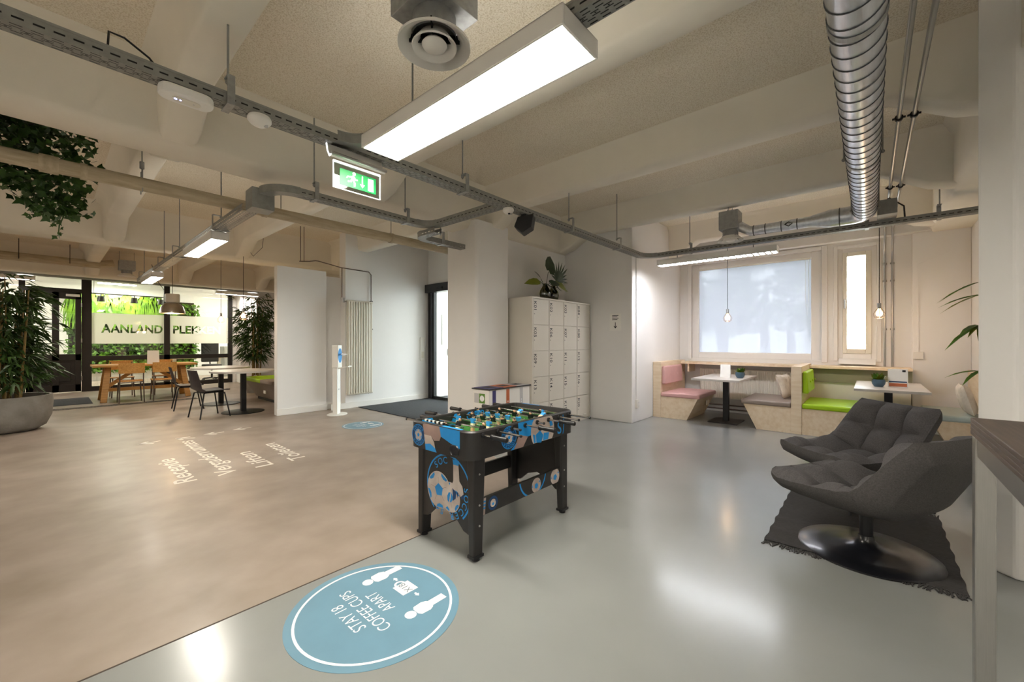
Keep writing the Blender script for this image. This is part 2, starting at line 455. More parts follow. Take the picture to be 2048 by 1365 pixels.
# entrance wall with sliding door opening
b = B().box(5.65, 5.9, 4.3, 5.5, 0, SLAB).box(5.65, 5.9, 7.43, 7.48, 0, SLAB).box(5.65, 5.9, 5.5, 7.43, 2.54, SLAB)
struct(b.build('wall_entrance', M['wall']))
struct(B().box(3.72, 9.0, 7.48, 7.72, 0, SLAB).build('wall_radiator', M['wall']), 'cool white wall with the tall column radiator')
b = B().box(2.58, 3.42, 7.62, 7.76, 0, 2.58)
pw = struct(b.build('wall_partition', M['wall'], bev=0.006), 'freestanding white partition wall end beside the green bench')
struct(B().box(3.42, 3.72, 7.67, 7.78, 0, 2.5).build('wall_partition', M['wall'], bev=0.004), 'narrow recessed strip of the white partition')
struct(B().box(2.57, 3.43, 7.60, 7.62, 0, 0.11).build('baseboard_partition', M['white'], bev=0.004))
struct(B().box(3.44, 5.64, 7.46, 7.48, 0, 0.11).box(3.43, 3.72, 7.65, 7.67, 0, 0.11).build('baseboard_radiator', M['white'], bev=0.004))
struct(B().box(8.9, 9.0, 7.72, 15.3, 0, SLAB).build('wall_east', M['wall']))
struct(B().box(-4.15, -4, -3.5, 19.2, 0, SLAB).build('wall_west', M['wall']))
struct(B().box(-4.15, 4.0, -3.65, -3.5, 0, SLAB).box(3.98, 4.1, -3.5, -1.1, 0, SLAB).build('wall_south', M['wall']))
# glazed front wall: what is around the dark frame
GY = 15.1
b = B().box(3.82, 9.0, GY - 0.05, GY + 0.15, 0, SLAB).box(-4, -0.98, GY - 0.05, GY + 0.15, 0, SLAB)
b.prism([(-0.98, SLAB), (-0.98, 2.62), (-0.46, 2.98), (3.32, 3.08), (3.82, 2.74), (3.82, SLAB)], 'y', GY - 0.05, GY + 0.15)
struct(b.build('wall_glazed', M['wall']))
struct(B().box(3.9, 4.35, GY - 0.5, GY - 0.05, 0, 2.95).build('pillar', M['wall'], bev=0.01), 'white pillar beside the glazed front and the bamboo')
# back office shell
struct(B().box(-4, 6.2, 19.0, 19.2, 0, SLAB).build('wall_office_back', M['wall']))
struct(B().box(6.0, 6.2, GY + 0.15, 19.0, 0, SLAB).build('wall_office_right', M['wall']))
struct(B().box(-4, 6.2, GY + 0.1, 19.2, 3.3, 3.4).build('ceiling', M['wall']), 'pale ceiling of the office behind the glazed front')

# dark glazed front: frame, panes, frosted film with cut-out lettering
g = struct(bpy.data.objects.new('window_1', None), 'black steel framed glazed front with frosted lettering band'); COL.objects.link(g)
def bar(x0, x1, z0, z1, name='frame_bar', d=0.09, m='frame', par=g):
    return B().box(x0, x1, GY - 0.06, GY - 0.06 + d, z0, z1).build(name, M[m], par)
def slant(p0, p1, w=0.1, par=g):
    return B().beam((p0[0], GY - 0.015, p0[1]), (p1[0], GY - 0.015, p1[1]), 0.09, w, (0, 0, 1)).build('frame_bar', M['frame'], par)
bar(3.70, 3.80, 0, 2.74); slant((3.77, 2.70), (3.30, 3.03)); slant((3.34, 3.02), (0.6, 2.95), 0.1); slant((0.7, 2.95), (-0.45, 2.92), 0.1); slant((-0.42, 2.93), (-0.97, 2.56))
bar(-0.98, -0.9, 0, 2.6); bar(2.16, 2.29, 0, 2.95); bar(0.55, 0.73, 0, 2.95); bar(-0.47, -0.37, 0, 2.9)
bar(0.73, 3.7, 0.78, 0.90); bar(0.73, 3.7, 0.0, 0.12); bar(-0.37, 0.55, 2.5, 2.6); bar(-0.9, -0.47, 0, 0.1)
for (x0, x1, z0, z1) in ((0.73, 2.16, 0.12, 0.78), (2.29, 3.7, 0.12, 0.78), (0.73, 2.16, 0.9, 2.93), (2.29, 3.4, 0.9, 2.96), (-0.37, 0.55, 2.6, 2.9), (-0.9, -0.47, 0.1, 2.7)):
    B().box(x0, x1, GY - 0.03, GY - 0.024, z0, z1).build('pane', M['glass'], g)
B().prism([(3.4, 0.9), (3.7, 0.9), (3.7, 2.72), (3.4, 2.93)], 'y', GY - 0.03, GY - 0.024).build('pane', M['glass'], g)
# frosted film: a flat curve with the letters as holes
def film(x0, x1, key, t0, t1, zc=1.62, hh=0.40, th=0.23):
    """film sheet with the letters of TM[key] cut out between t0 and t1"""
    from mathutils.geometry import delaunay_2d_cdt
    me = TM[key]
    cnt = {}
    for f in me.polygons:
        for e in f.edge_keys: cnt[e] = cnt.get(e, 0) + 1
    edges = [e for e, c in cnt.items() if c == 1]
    xs = [v.co.x for v in me.vertices]; ys = [v.co.y for v in me.vertices]
    ax, ay = (t1 - t0) / (max(xs) - min(xs)), th / (max(ys) - min(ys))
    pts = [Vector((t0 + (v.co.x - min(xs)) * ax, zc - th / 2 + (v.co.y - min(ys)) * ay)) for v in me.vertices]
    n0 = len(pts)
    pts += [Vector(q) for q in ((x0, zc - hh), (x1, zc - hh), (x1, zc + hh), (x0, zc + hh))]
    ed = edges + [(n0, n0 + 1), (n0 + 1, n0 + 2), (n0 + 2, n0 + 3), (n0 + 3, n0)]
    V2, E2, F2, _, _, _ = delaunay_2d_cdt(pts, ed, [], 1, 1e-5)
    def inside(c):
        k = False
        for a, b_ in edges:
            p, q = pts[a], pts[b_]
            if (p.y > c.y) != (q.y > c.y) and c.x < p.x + (c.y - p.y) / (q.y - p.y) * (q.x - p.x): k = not k
        return k
    keep = [f for f in F2 if not inside((V2[f[0]] + V2[f[1]] + V2[f[2]]) / 3)]
    b = B(); b.add([(v.x, GY - 0.036, v.y) for v in V2], [tuple(f) for f in keep])
    f = b.build('frosted_film', M['frost'], g, recalc=False); f['label'] = 'frosted film band with clear letters'
film(0.73, 2.16, 'AANLAND', 0.90, 2.13)
film(2.29, 3.70, 'PLEKKEN', 2.36, 3.50)
# the dark glazed door in it
d1 = struct(bpy.data.objects.new('door_1', None), 'black panelled door with glazed upper lights in the glazed front'); COL.objects.link(d1)
for x0, x1 in ((-0.36, -0.24), (0.05, 0.17), (0.44, 0.54)):
    B().box(x0, x1, GY - 0.1, GY - 0.04, 0.02, 2.5).build('stile', M['frame'], d1, bev=0.004)
for z0, z1 in ((0.02, 0.2), (0.8, 0.96), (2.34, 2.5)):
    B().box(-0.36, 0.54, GY - 0.1, GY - 0.04, z0, z1).build('rail', M['frame'], d1, bev=0.004)
B().box(-0.24, 0.44, GY - 0.08, GY - 0.06, 0.2, 0.8).build('lower_panel', M['frame'], d1)
B().box(-0.14, 0.36, GY - 0.095, GY - 0.08, 0.28, 0.72).build('raised_panel', M['frame'], d1, bev=0.008)
for x0, x1 in ((-0.24, 0.05), (0.17, 0.44)): B().box(x0, x1, GY - 0.075, GY - 0.07, 0.96, 2.34).build('pane', M['glass'], d1)
for z in (0.35, 1.3, 2.2): B().cyl((0.55, GY - 0.1, z), 0.014, -0.05, 0.05, 8).build('hinge', M['steel'], d1)
B().box(0.28, 0.52, GY - 0.14, GY - 0.1, 2.4, 2.46).build('door_closer', M['white'], d1, bev=0.005)

# entrance: black automatic sliding door
d2 = struct(bpy.data.objects.new('door_2', None), 'black framed automatic sliding entrance door'); COL.objects.link(d2)
B().box(5.55, 5.72, 5.48, 7.60, 2.36, 2.54).build('operator_header', M['blackgloss'], d2, bev=0.008)
B().box(5.53, 5.56, 6.86, 7.06, 2.40, 2.46).build('motion_sensor', M['plastic_black'], d2, bev=0.01)
for y0, y1 in ((7.36, 7.45), (7.24, 7.33)): B().box(5.62, 5.70, y0, y1, 0, 2.36).build('frame_post', M['black'], d2, bev=0.003)
B().box(5.62, 5.70, 5.5, 7.33, 0, 0.07).build('bottom_rail', M['black'], d2)
B().box(5.65, 5.66, 5.5, 7.24, 0.07, 2.36).build('pane', M['glass'], d2)
B().box(5.62, 5.70, 5.5, 5.58, 0, 2.36).build('frame_post', M['black'], d2)
mt = tag(B().box(3.95, 5.62, 5.55, 7.44, 0.0, 0.012).build('entrance_mat', M['mat'], bev=0.004), 'dark grey ribbed entrance mat in front of the sliding door', 'mat')
mo = struct(B().box(5.92, 9.0, 4.35, 7.44, 0.0, 0.012).build('floor', M['mat']), 'grey matting of the vestibule behind the sliding door')
def small(name, label, cat, *boxes, m='white', bev=0.004):
    bb = B()
    for q in boxes: bb.box(*q)
    return tag(bb.build(name, M[m], bev=bev), label, cat)
nb = thing('notice_board', 'white notice board on the vestibule wall behind glass', 'notice board', (6.05, 7.48, 1.2))
B().box(-0.02, 0.5, -0.02, 0.0, 0, 0.7).build('board', M['white'], nb, bev=0.004); B().box(0, 0.48, -0.025, -0.02, 0.02, 0.68).build('sheet', M['paper'], nb)
cr = thing('card_reader', 'small grey card reader on the vestibule wall', 'card reader', (6.2, 7.48, 0.95))
B().box(0, 0.07, -0.03, 0, 0, 0.16).build('housing', M['galv'], cr, bev=0.006); B().box(0.01, 0.06, -0.034, -0.03, 0.07, 0.14).build('screen', M['ink'], cr)
db = thing('door_switch', 'white wall switch plate beside the sliding door', 'switch', (5.48, 7.48, 0.85))
B().box(-0.06, 0.06, -0.02, 0, 0, 0.52).build('plate', M['white'], db, bev=0.004); B().box(-0.035, 0.035, -0.028, -0.02, 0.06, 0.2).build('button', M['cream'], db, bev=0.004)

# nook windows
w1 = struct(bpy.data.objects.new('window_2', None), 'large picture window of the seating nook'); COL.objects.link(w1)
y0, y1, z0, z1 = W1
for q in ((y0, y0 + 0.14, z0, z1), (y1 - 0.12, y1, z0, z1), (y0 + 0.14, y1 - 0.12, z0, z0 + 0.1), (y0 + 0.14, y1 - 0.12, z1 - 0.09, z1)):
    B().box(8.13, 8.30, *q).build('frame_bar', M['wall'], w1, bev=0.006)
B().box(8.25, 8.256, y0 + 0.14, y1 - 0.12, z0 + 0.1, z1 - 0.09).build('pane', M['glass'], w1)
for q in ((y0 - 0.07, y0, z0 - 0.03, z1 + 0.06), (y1, y1 + 0.07, z0 - 0.03, z1 + 0.06), (y0, y1, z1, z1 + 0.06)):
    B().box(8.07, 8.12, *q).build('architrave', M['wall'], w1, bev=0.006)
rb = thing('roller_blind', 'sheer white screen roller blind over the large window', 'blind', (8.17, 1.595, 1.06))
fab = B().box(-0.002, 0.002, -0.875, 0.845, 0.01, 1.55).build('fabric', M['blind'], rb)
B().box(-0.03, 0.02, -0.87, 0.85, 1.55, 1.60).build('head_rail', M['white'], rb, bev=0.006)
B().box(-0.008, 0.008, -0.86, 0.84, 0.0, 0.018).build('bottom_bar', M['white'], rb)
B().tube([(-0.015, -0.84, 1.55), (-0.015, -0.84, 0.9), (-0.015, -0.82, 0.6), (-0.015, -0.80, 0.9), (-0.015, -0.80, 1.55)], 0.002, 5).build('pull_chain', M['cream'], rb)
w2 = struct(bpy.data.objects.new('window_3', None), 'narrow casement window beside the heating pipes'); COL.objects.link(w2)
y0, y1, z0, z1 = W2
for q in ((y0, y0 + 0.06, z0, z1), (y1 - 0.06, y1, z0, z1), (y0 + 0.06, y1 - 0.06, z0, z0 + 0.09), (y0 + 0.06, y1 - 0.06, z1 - 0.06, z1)):
    B().box(8.12, 8.28, *q).build('frame_bar', M['wall'], w2, bev=0.005)
for q in ((-0.012, 0.055, 1.09, 2.64), (0.27, 0.325, 1.09, 2.64), (0.055, 0.27, 1.09, 1.16), (0.055, 0.27, 2.58, 2.64)):
    B().box(8.10, 8.2, *q).build('sash_bar', M['cream'], w2, bev=0.006)
B().box(8.22, 8.226, 0.04, 0.28, 1.15, 2.6).build('pane', M['glass'], w2)
B().box(8.06, 8.1, 0.292, 0.308, 1.78, 1.92).build('handle', M['steel'], w2, bev=0.004)
B().prism([(8.0, 0.93), (8.12, 0.93), (8.14, 1.01), (8.1, 1.01)], 'y', -0.06, 0.37).build('sill', M['wall'], w2, bev=0.006)
for q in ((y0 - 0.05, y0, z0 - 0.03, z1 + 0.05), (y1, y1 + 0.05, z0 - 0.03, z1 + 0.05), (y0, y1, z1, z1 + 0.05)):
    B().box(8.08, 8.11, *q).build('architrave', M['wall'], w2, bev=0.005)

# street outside
struct(B().box(8.4, 60, -40, 60, -0.6, -0.5).build('ground', M['asphalt']), 'pale paving of the street outside')
def leafblob(b, c, rx, rz, n, s, rnd, two=True):
    for _ in range(n):
        t = rnd.random() * 2 * PI; u = rnd.uniform(-1, 1); r = rnd.random() ** 0.33
        q = math.sqrt(1 - u * u)
        p = Vector((c[0] + rx * r * q * math.cos(t), c[1] + rx * r * q * math.sin(t), c[2] + rz * r * u))
        d = Vector((rnd.uniform(-1, 1), rnd.uniform(-1, 1), rnd.uniform(-1, 0.4))).normalized(); e = d.cross(Vector((rnd.uniform(-1, 1), rnd.uniform(-1, 1), rnd.uniform(-1, 1)))).normalized()
        l = s * rnd.uniform(0.6, 1.3)
        b.add([p - e * l * 0.4, p + d * l * 0.5 , p + e * l * 0.4, p - d * l * 0.6], [(0, 1, 2, 3)])
rt = random.Random(3)
for i, (x, y, lab) in enumerate(((19.0, 4.7, 'street tree with pale leaves behind the middle of the blind'), (24.5, 4.05, 'street tree with slim trunk near the window edge'), (30, 3.6, 'street tree standing farthest from the window'))):
    t = thing('street_tree', lab, 'tree', (x, y, -0.5), 0, 'street trees outside')
    B().tube([(0, 0, 0), (0.05, 0.02, 1.3), (0, 0.1, 2.6), (0.1, 0, 5.0)], [0.26, 0.22, 0.2, 0.1], 8).build('trunk', M['bark'], t)
    bb = B()
    for k in range(17):
        leafblob(bb, (rt.uniform(-1.0, 1.0), rt.uniform(-1.9, 1.9), rt.uniform(2.4, 7.0)), 0.8, 0.6, 80, 0.34, rt)
    tag(bb.build('foliage', M['treeleaf'], t, recalc=False), kind='stuff')
# ------------------------------------------------------------------ cable trays, lights, ducts and pipes under the ceiling
def slotted(b, org, u, v, L, W, rows, pitch=0.058):
    org, u, v = Vector(org), Vector(u), Vector(v)
    def q(a0, a1, v0, v1):
        b.add([org + u * a0 + v * v0, org + u * a1 + v * v0, org + u * a1 + v * v1, org + u * a0 + v * v1], [(0, 1, 2, 3)])
    last = 0.0
    for v0, v1, ph, ln in rows:
        q(0, L, last, v0)
        a = 0.0; k = 0
        while True:
            s = (k + ph) * pitch; e = s + ln
            if e > L: break
            if s > a: q(a, s, v0, v1)
            a = e; k += 1
        q(a, L, v0, v1); last = v1
    q(0, L, last, W)

TZ, TH, TW = 2.58, 0.06, 0.10
SIDE = lambda h: [(h * 0.36, h * 0.36 + 0.008, 0.2, 0.034)]
def bottom_rows(w):
    return [(w * 0.07, w * 0.07 + 0.006, 0.1, 0.036), (w * 0.27, w * 0.27 + 0.005, 0.1, 0.036), (w * 0.40, w * 0.40 + 0.005, 0.6, 0.036), (w * 0.47, w * 0.53, 0.85, 0.008),
            (w * 0.55, w * 0.55 + 0.005, 0.6, 0.036), (w * 0.68, w * 0.68 + 0.005, 0.1, 0.036), (w * 0.87, w * 0.87 + 0.006, 0.1, 0.036)]
def tray_run(p0, p1, w=TW, h=TH, z=TZ, b=None):
    """straight slotted tray, p0 and p1 the ends of its centre line in plan"""
    b = b or B()
    p0, p1 = Vector((*p0, z)), Vector((*p1, z)); u = (p1 - p0).normalized(); L = (p1 - p0).length; n = Vector((-u.y, u.x, 0))
    o = p0 - n * w / 2
    slotted(b, o, u, n, L, w, bottom_rows(w))
    slotted(b, o, u, Vector((0, 0, 1)), L, h, SIDE(h))
    slotted(b, o + n * w, u, Vector((0, 0, 1)), L, h, SIDE(h))
    for q, s in ((o, 1), (o + n * w, -1)):
        c = q + Vector((0, 0, h)); b.add([c, c + u * L, c + u * L + n * s * 0.012, c + n * s * 0.012], [(0, 1, 2, 3)])
        c = q + Vector((0, 0, h - 0.006)); b.beam(c, c + u * L, 0.004, 0.012)
    return b
def cable_bed(par, p0, p1, w=TW, z=TZ):
    x0, x1 = sorted((p0[0], p1[0])); y0, y1 = sorted((p0[1], p1[1])); k = w / 2 - 0.008
    if x1 - x0 > y1 - y0: B().box(x0, x1, y0 - k, y0 + k, z + 0.004, z + 0.05).build('cable_bundle', M['plastic_black'], par)
    else: B().box(x0 - k, x0 + k, y0, y1, z + 0.004, z + 0.05).build('cable_bundle', M['plastic_black'], par)
def tray_bend(c, r, a0, a1, w=TW, h=TH, z=TZ, b=None, n=10):
    b = b or B()
    ri, ro = r - w / 2, r + w / 2
    A = [math.radians(a0 + (a1 - a0) * i / n) for i in range(n + 1)]
    P = lambda rr, a, zz: (c[0] + rr * math.cos(a), c[1] + rr * math.sin(a), zz)
    b.grid([[P(ri, a, z) for a in A], [P(ro, a, z) for a in A]])
    b.grid([[P(ri, a, z) for a in A], [P(ri, a, z + h) for a in A]]); b.grid([[P(ro, a, z) for a in A], [P(ro, a, z + h) for a in A]])
    for rr in (ri, ro):
        b.tube([P(rr, a, z + h) for a in A], 0.005, 6)
    return b
def hanger(par, x, y, top, along='x', z=TZ, w=TW, side=1):
    """threaded rod with a bracket hooked under the tray"""
    dx, dy = ((0, side * (w / 2 + 0.012)) if along == 'x' else (side * (w / 2 + 0.012), 0))
    hb = B().tube([(x, y, z + 0.12), (x, y, top - 0.002)], 0.006, 6)
    hb.build('threaded_rod', M['tray'], par)
    b = B()
    s = 0.018
    if along == 'x':
        b.box(x - s, x + s, y - dy - 0.003, y - dy + 0.003, z - 0.004, z + 0.15).box(x - s, x + s, y - abs(dy), y + abs(dy), z - 0.008, z - 0.002).box(x - s, x + s, min(y, y - dy), max(y, y - dy), z + 0.147, z + 0.153)
    else:
        b.box(x - dx - 0.003, x - dx + 0.003, y - s, y + s, z - 0.004, z + 0.15).box(x - abs(dx), x + abs(dx), y - s, y + s, z - 0.008, z - 0.002).box(min(x, x - dx), max(x, x - dx), y - s, y + s, z + 0.147, z + 0.153)
    b.cyl((x, y, z), 0.014, 0.13, 0.146, 6)
    b.build('bracket', M['galv'], par)

GT = 'grey slotted cable trays under the ceiling'
MY = 2.69
mtray = thing('cable_tray', 'long grey slotted cable tray carrying the exit sign and access point', 'cable tray', (0, 0, 0), 0, GT)
tray_run((-4.0, MY), (6.02, MY)).build('tray_profile', M['tray'], mtray, recalc=False)
tray_bend((6.02, MY - 0.22), 0.22, 0, 90).build('tray_bend', M['tray'], mtray, recalc=False)
WX = 6.24
wtray = thing('cable_tray', 'grey cable tray running in front of the window above the nook', 'cable tray', (0, 0, 0), 0, GT)
tray_run((WX, MY - 0.22), (WX, -1.0)).build('tray_profile', M['tray'], wtray, recalc=False)
cable_bed(mtray, (-4, MY), (6.02, MY)); cable_bed(wtray, (WX, -0.99), (WX, MY - 0.22))
B().tube([(0.18, MY - 0.03, TZ + 0.05), (0.185, MY - 0.02, TZ + 0.14), (0.24, MY, TZ + 0.15), (0.33, MY, TZ + 0.10), (0.38, MY, TZ + 0.04)], 0.005, 6).build('cable_loop', M['plastic_black'], mtray)
for x, t in ((0.66, JZ), (2.40, JZ), (4.08, JZ), (5.3, SLAB)): hanger(mtray, x, MY, t, 'x')
for y, t in ((2.0, SLAB), (0.03, SLAB), (-0.55, SLAB)): hanger(wtray, WX, y, t, 'y', side=-1)
# branch above the big light
btray = thing('cable_tray', 'short grey cable tray above the big ceiling light', 'cable tray', (0, 0, 0), 0, GT)
BX = 1.435
bb = tray_run((BX, MY - 0.25), (BX, -2.2)); tray_bend((BX - 0.2, MY - 0.25), 0.2, 0, 90, b=bb)
bb.build('tray_profile', M['tray'], btray, recalc=False)
hanger(btray, BX, 0.2, SLAB, 'y'); cable_bed(btray, (BX, -2.2), (BX, MY - 0.25))
# tray along the main beam, with the two bends
LY = 3.86
ltray = thing('cable_tray', 'grey cable tray with rounded bends below the main beam', 'cable tray', (0, 0, 0), 0, GT)
bb = tray_run((1.48, LY), (2.72, LY)); tray_bend((1.48, LY + 0.2), 0.2, 180, 270, b=bb); tray_bend((2.72, LY - 0.2), 0.2, 0, 90, b=bb)
tray_run((2.92, LY - 0.2), (2.92, MY + 0.05), b=bb)
bb.build('tray_profile', M['tray'], ltray, recalc=False)
cable_bed(ltray, (1.48, LY), (2.72, LY)); cable_bed(ltray, (2.92, MY + 0.05), (2.92, LY - 0.2))
hanger(ltray, 1.62, LY, JZ + 0.3, 'x'); hanger(ltray, 2.6, LY, SLAB, 'x')
B().box(1.18, 1.36, 4.08, 4.26, TZ - 0.12, TZ + 0.06).build('step_section', M['tray'], ltray)
stray = thing('cable_tray', 'short lower cable tray turning towards the white pillar', 'cable tray', (0, 0, 0), 0, GT)
bb = tray_run((3.1, 4.12), (3.68, 4.12), z=TZ - 0.07); tray_bend((3.1, 3.95), 0.17, 90, 180, z=TZ - 0.07, b=bb); tray_run((2.93, 3.95), (2.93, 3.7), z=TZ - 0.07, b=bb)
bb.build('tray_profile', M['tray'], stray, recalc=False)
hanger(stray, 3.3, 4.12, BZ, 'x', z=TZ - 0.07)
# far tray over the seating area
FX = 1.215
ftray = thing('cable_tray', 'grey cable tray with two lights leading to the glazed front', 'cable tray', (0, 0, 0), 0, GT)
tray_run((FX, 4.26), (FX, 10.9), w=0.13, z=2.46).build('tray_profile', M['tray'], ftray, recalc=False)
for y, t in ((5.2, SLAB), (7.3, SLAB), (8.45, SLAB), (10.5, SLAB)): hanger(ftray, FX, y, t, 'y', z=2.46, w=0.13)
xt = thing('cable_tray', 'grey cable tray running across just before the glazed front', 'cable tray', (0, 0, 0), 0, GT)
bb = tray_run((-3.9, 14.3), (4.3, 14.3), w=0.14, z=2.78); bb.build('tray_profile', M['tray'], xt, recalc=False)
for x in (-0.5, 0.9, 2.0, 3.2): hanger(xt, x, 14.3, SLAB, 'x', z=2.78, w=0.14)

def light_fixture(name, label, x0, x1, y0, y1, z, h, m='lampw', ends=True, louvre=0, group='louvred tube lights', up=(-1, 1)):
    m = 'lampwarm' if m == 'lampw' and not louvre else 'lampw'
    t = thing(name, label, 'ceiling light', ((x0 + x1) / 2, (y0 + y1) / 2, z), 0, group)
    a, c = (x1 - x0) / 2, (y1 - y0) / 2; w = 0.012
    b = B().box(-a, -a + w, -c, c, 0, h).box(a - w, a, -c, c, 0, h).box(-a + w, a - w, -c, -c + w, 0, h).box(-a + w, a - w, c - w, c, 0, h).box(-a, a, -c, c, h - 0.008, h)
    b.build('housing', M['white'], t, bev=0.003)
    B().box(-a + w, a - w, -c + w, c - w, 0.012, 0.02).build('diffuser', M[m], t)
    for s in (() if louvre else up): B().box(s * a * 0.72 - 0.2 * a, s * a * 0.72 + 0.2 * a, -c + 0.03, c - 0.03, h, h + 0.002).build('added_uplight', M['fill_up'], t)  # glowing strips added on the housing top to lift the slab's brightness
    if louvre:
        for k in range(1, louvre):
            yy = -c + 2 * c * k / louvre
            B().prism([(yy - 0.012, 0.0), (yy + 0.012, 0.0), (yy, 0.012)], 'x', -a + w, a - w).build('louvre_blade', M['white'], t)
    return t
L1 = light_fixture('ceiling_light', 'big white tube light beside the round ceiling diffuser', 1.30, 1.57, 0.885, 2.41, 2.493, 0.083, up=(1,))
B().tube([(0.02, 0.70, 0.08), (0.02, 0.74, 0.16), (0.0, 0.72, 0.2)], 0.008, 6).build('supply_cable', M['plastic_black'], L1)
B().tube([(-0.13, 0.22, 0.08), (-0.13, 0.22, 0.862)], 0.005, 6).build('suspension_rod', M['tray'], L1)
L2 = light_fixture('ceiling_light', 'louvred tube light in front of the large window', 6.15, 6.33, 0.90, 2.46, 2.435, 0.085, louvre=22)
for y in (-0.5, 0.5): B().tube([(0, y, 0.08), (0, y, 0.145)], 0.006, 6).build('suspension_rod', M['tray'], L2)
L3 = light_fixture('ceiling_light', 'tube light at the near end of the far cable tray', FX - 0.085, FX + 0.085, 5.25, 6.6, 2.365, 0.09, group='lights of the far tray')
L4 = light_fixture('ceiling_light', 'tube light on the far cable tray close to the glazed front', FX - 0.085, FX + 0.085, 9.05, 10.25, 2.365, 0.09, group='lights of the far tray')
for yy in (14.0,):
    pass
light_fixture('ceiling_light', 'slim tube light under the crossing tray behind the partition', 3.2, 4.3, 14.22, 14.38, 2.67, 0.09, group='lights of the far tray')
light_fixture('ceiling_light', 'small white light under the crossing tray above the planter', -1.3, -0.2, 14.22, 14.38, 2.67, 0.09, group='lights of the far tray')
# unseen tube lights, added to brighten the ceiling and camera-facing surfaces
light_fixture('ceiling_light', 'added unseen tube light close to the far west wall of the room', -2.4, -2.13, -0.6, 0.9, 2.497, 0.083)
light_fixture('ceiling_light', 'added unseen tube light near the south wall of the room', -0.6, -0.33, -2.6, -1.3, 2.497, 0.083)
light_fixture('ceiling_light', 'added unseen tube light above the open floor between planter and lettering', -2.4, -2.2, 5.4, 6.9, 2.5, 0.083)

def point(par, loc, energy, col, r=0.03):
    l = bpy.data.lights.new('bulb_light', 'POINT'); l.energy = energy; l.color = lin(col); l.shadow_soft_size = r
    o = bpy.data.objects.new('bulb_light', l); COL.objects.link(o); o.location = loc; o.parent = par
    return o

# round ceiling diffusers on plenum boxes
def diffuser(label, x, y, z, r, box, top):
    t = thing('air_diffuser', label, 'air diffuser', (x, y, z), 0, 'round air diffusers')
    B().lathe([(r * 0.62, 0.055), (r * 0.78, 0.03), (r, 0.0), (r * 0.995, -0.012), (r * 0.86, 0.004), (r * 0.66, 0.03), (r * 0.62, 0.055)], n=48).build('outer_ring', M['white'], t, smooth=50)
    B().lathe([(r * 0.40, 0.045), (r * 0.50, 0.02), (r * 0.62, -0.008), (r * 0.605, -0.016), (r * 0.47, 0.006), (r * 0.38, 0.03), (r * 0.40, 0.045)], n=40).build('middle_ring', M['white'], t, smooth=50)
    B().lathe([(0.001, -0.022), (r * 0.2, -0.02), (r * 0.31, -0.012), (r * 0.35, 0.0), (r * 0.3, 0.012), (0.001, 0.014)], n=36).build('centre_cone', M['white'], t, smooth=50)
    b = B()
    for k in range(4):
        a = PI / 4 + k * PI / 2; b.beam((0, 0, 0.03), (r * 0.7 * math.cos(a), r * 0.7 * math.sin(a), 0.03), 0.006, 0.04)
    b.build('spider', M['black'], t)
    B().lathe([(r * 0.60, 0.03), (r * 0.60, 0.14)], n=36).build('neck', M['galv'], t, smooth=50)
    w, h = box
    B().box(-w, w, -w, w, 0.13, 0.13 + h).build('plenum_box', M['galv'], t, bev=0.004)
    for sx, sy in ((-1, 0), (1, 0)):
        B().tube([(sx * w * 0.9, sy, 0.13 + h), (sx * w * 0.9, sy, top - z)], 0.005, 6).build('suspension_rod', M['tray'], t)
    return t
diffuser('round white air diffuser beside the big tube light', 1.245, 1.60, 2.72, 0.175, (0.15, 0.25), SLAB)
D2 = diffuser('round white air diffuser at the end of the window duct', 5.99, 1.40, 2.62, 0.155, (0.115, 0.24), SLAB)
D3 = diffuser('round air diffuser under the duct by the glazed front', 1.2, 13.0, 2.80, 0.16, (0.14, 0.22), SLAB)

# spiral duct with its reducing branch
sd = thing('spiral_duct', 'big shiny spiral wound ventilation duct with reducing elbow', 'duct', (0, 0.045, 2.70))
R0 = 0.101; XE = 5.96
bd = B()
NA = 40
xs = [-2.5 + i * 0.25 for i in range(int((XE - 0.1 + 2.5) / 0.25) + 1)]
bd.tube([(x, 0, 0) for x in xs] + [(XE - 0.1, 0, 0)], R0, NA, cap=False)
bd.build('duct_tube', M['duct'], sd, smooth=60)
hel = []
pitch = 0.118
n = int((XE - 0.12 + 0.2) / pitch * 32)
for i in range(n + 1):
    a = 2 * PI * i / 32
    hel.append((-0.2 + pitch * i / 32, (R0 + 0.0015) * math.cos(a), (R0 + 0.0015) * math.sin(a)))
B().tube(hel, 0.0032, 5).build('lock_seam', M['seamdark'], sd, smooth=60)
for x in (2.33, 4.15, 5.55):
    B().lathe([(R0 + 0.002, -0.018), (R0 + 0.005, -0.018), (R0 + 0.005, 0.018), (R0 + 0.002, 0.018)], n=40).build('coupling_band', M['galv'], sd, loc=(x, 0, 0), rot=(0, PI / 2, 0))
for x in (4.13, 5.8):
    for s in (-1, 1): B().tube([(x, s * (R0 + 0.012), 0), (x, s * (R0 + 0.012), JZ - 2.70 if x > 3 else SLAB - 2.7)], 0.005, 6).ball((x, s * (R0 + 0.012), 0.0), 0.014, 8).build('suspension_rod', M['tray'], sd)
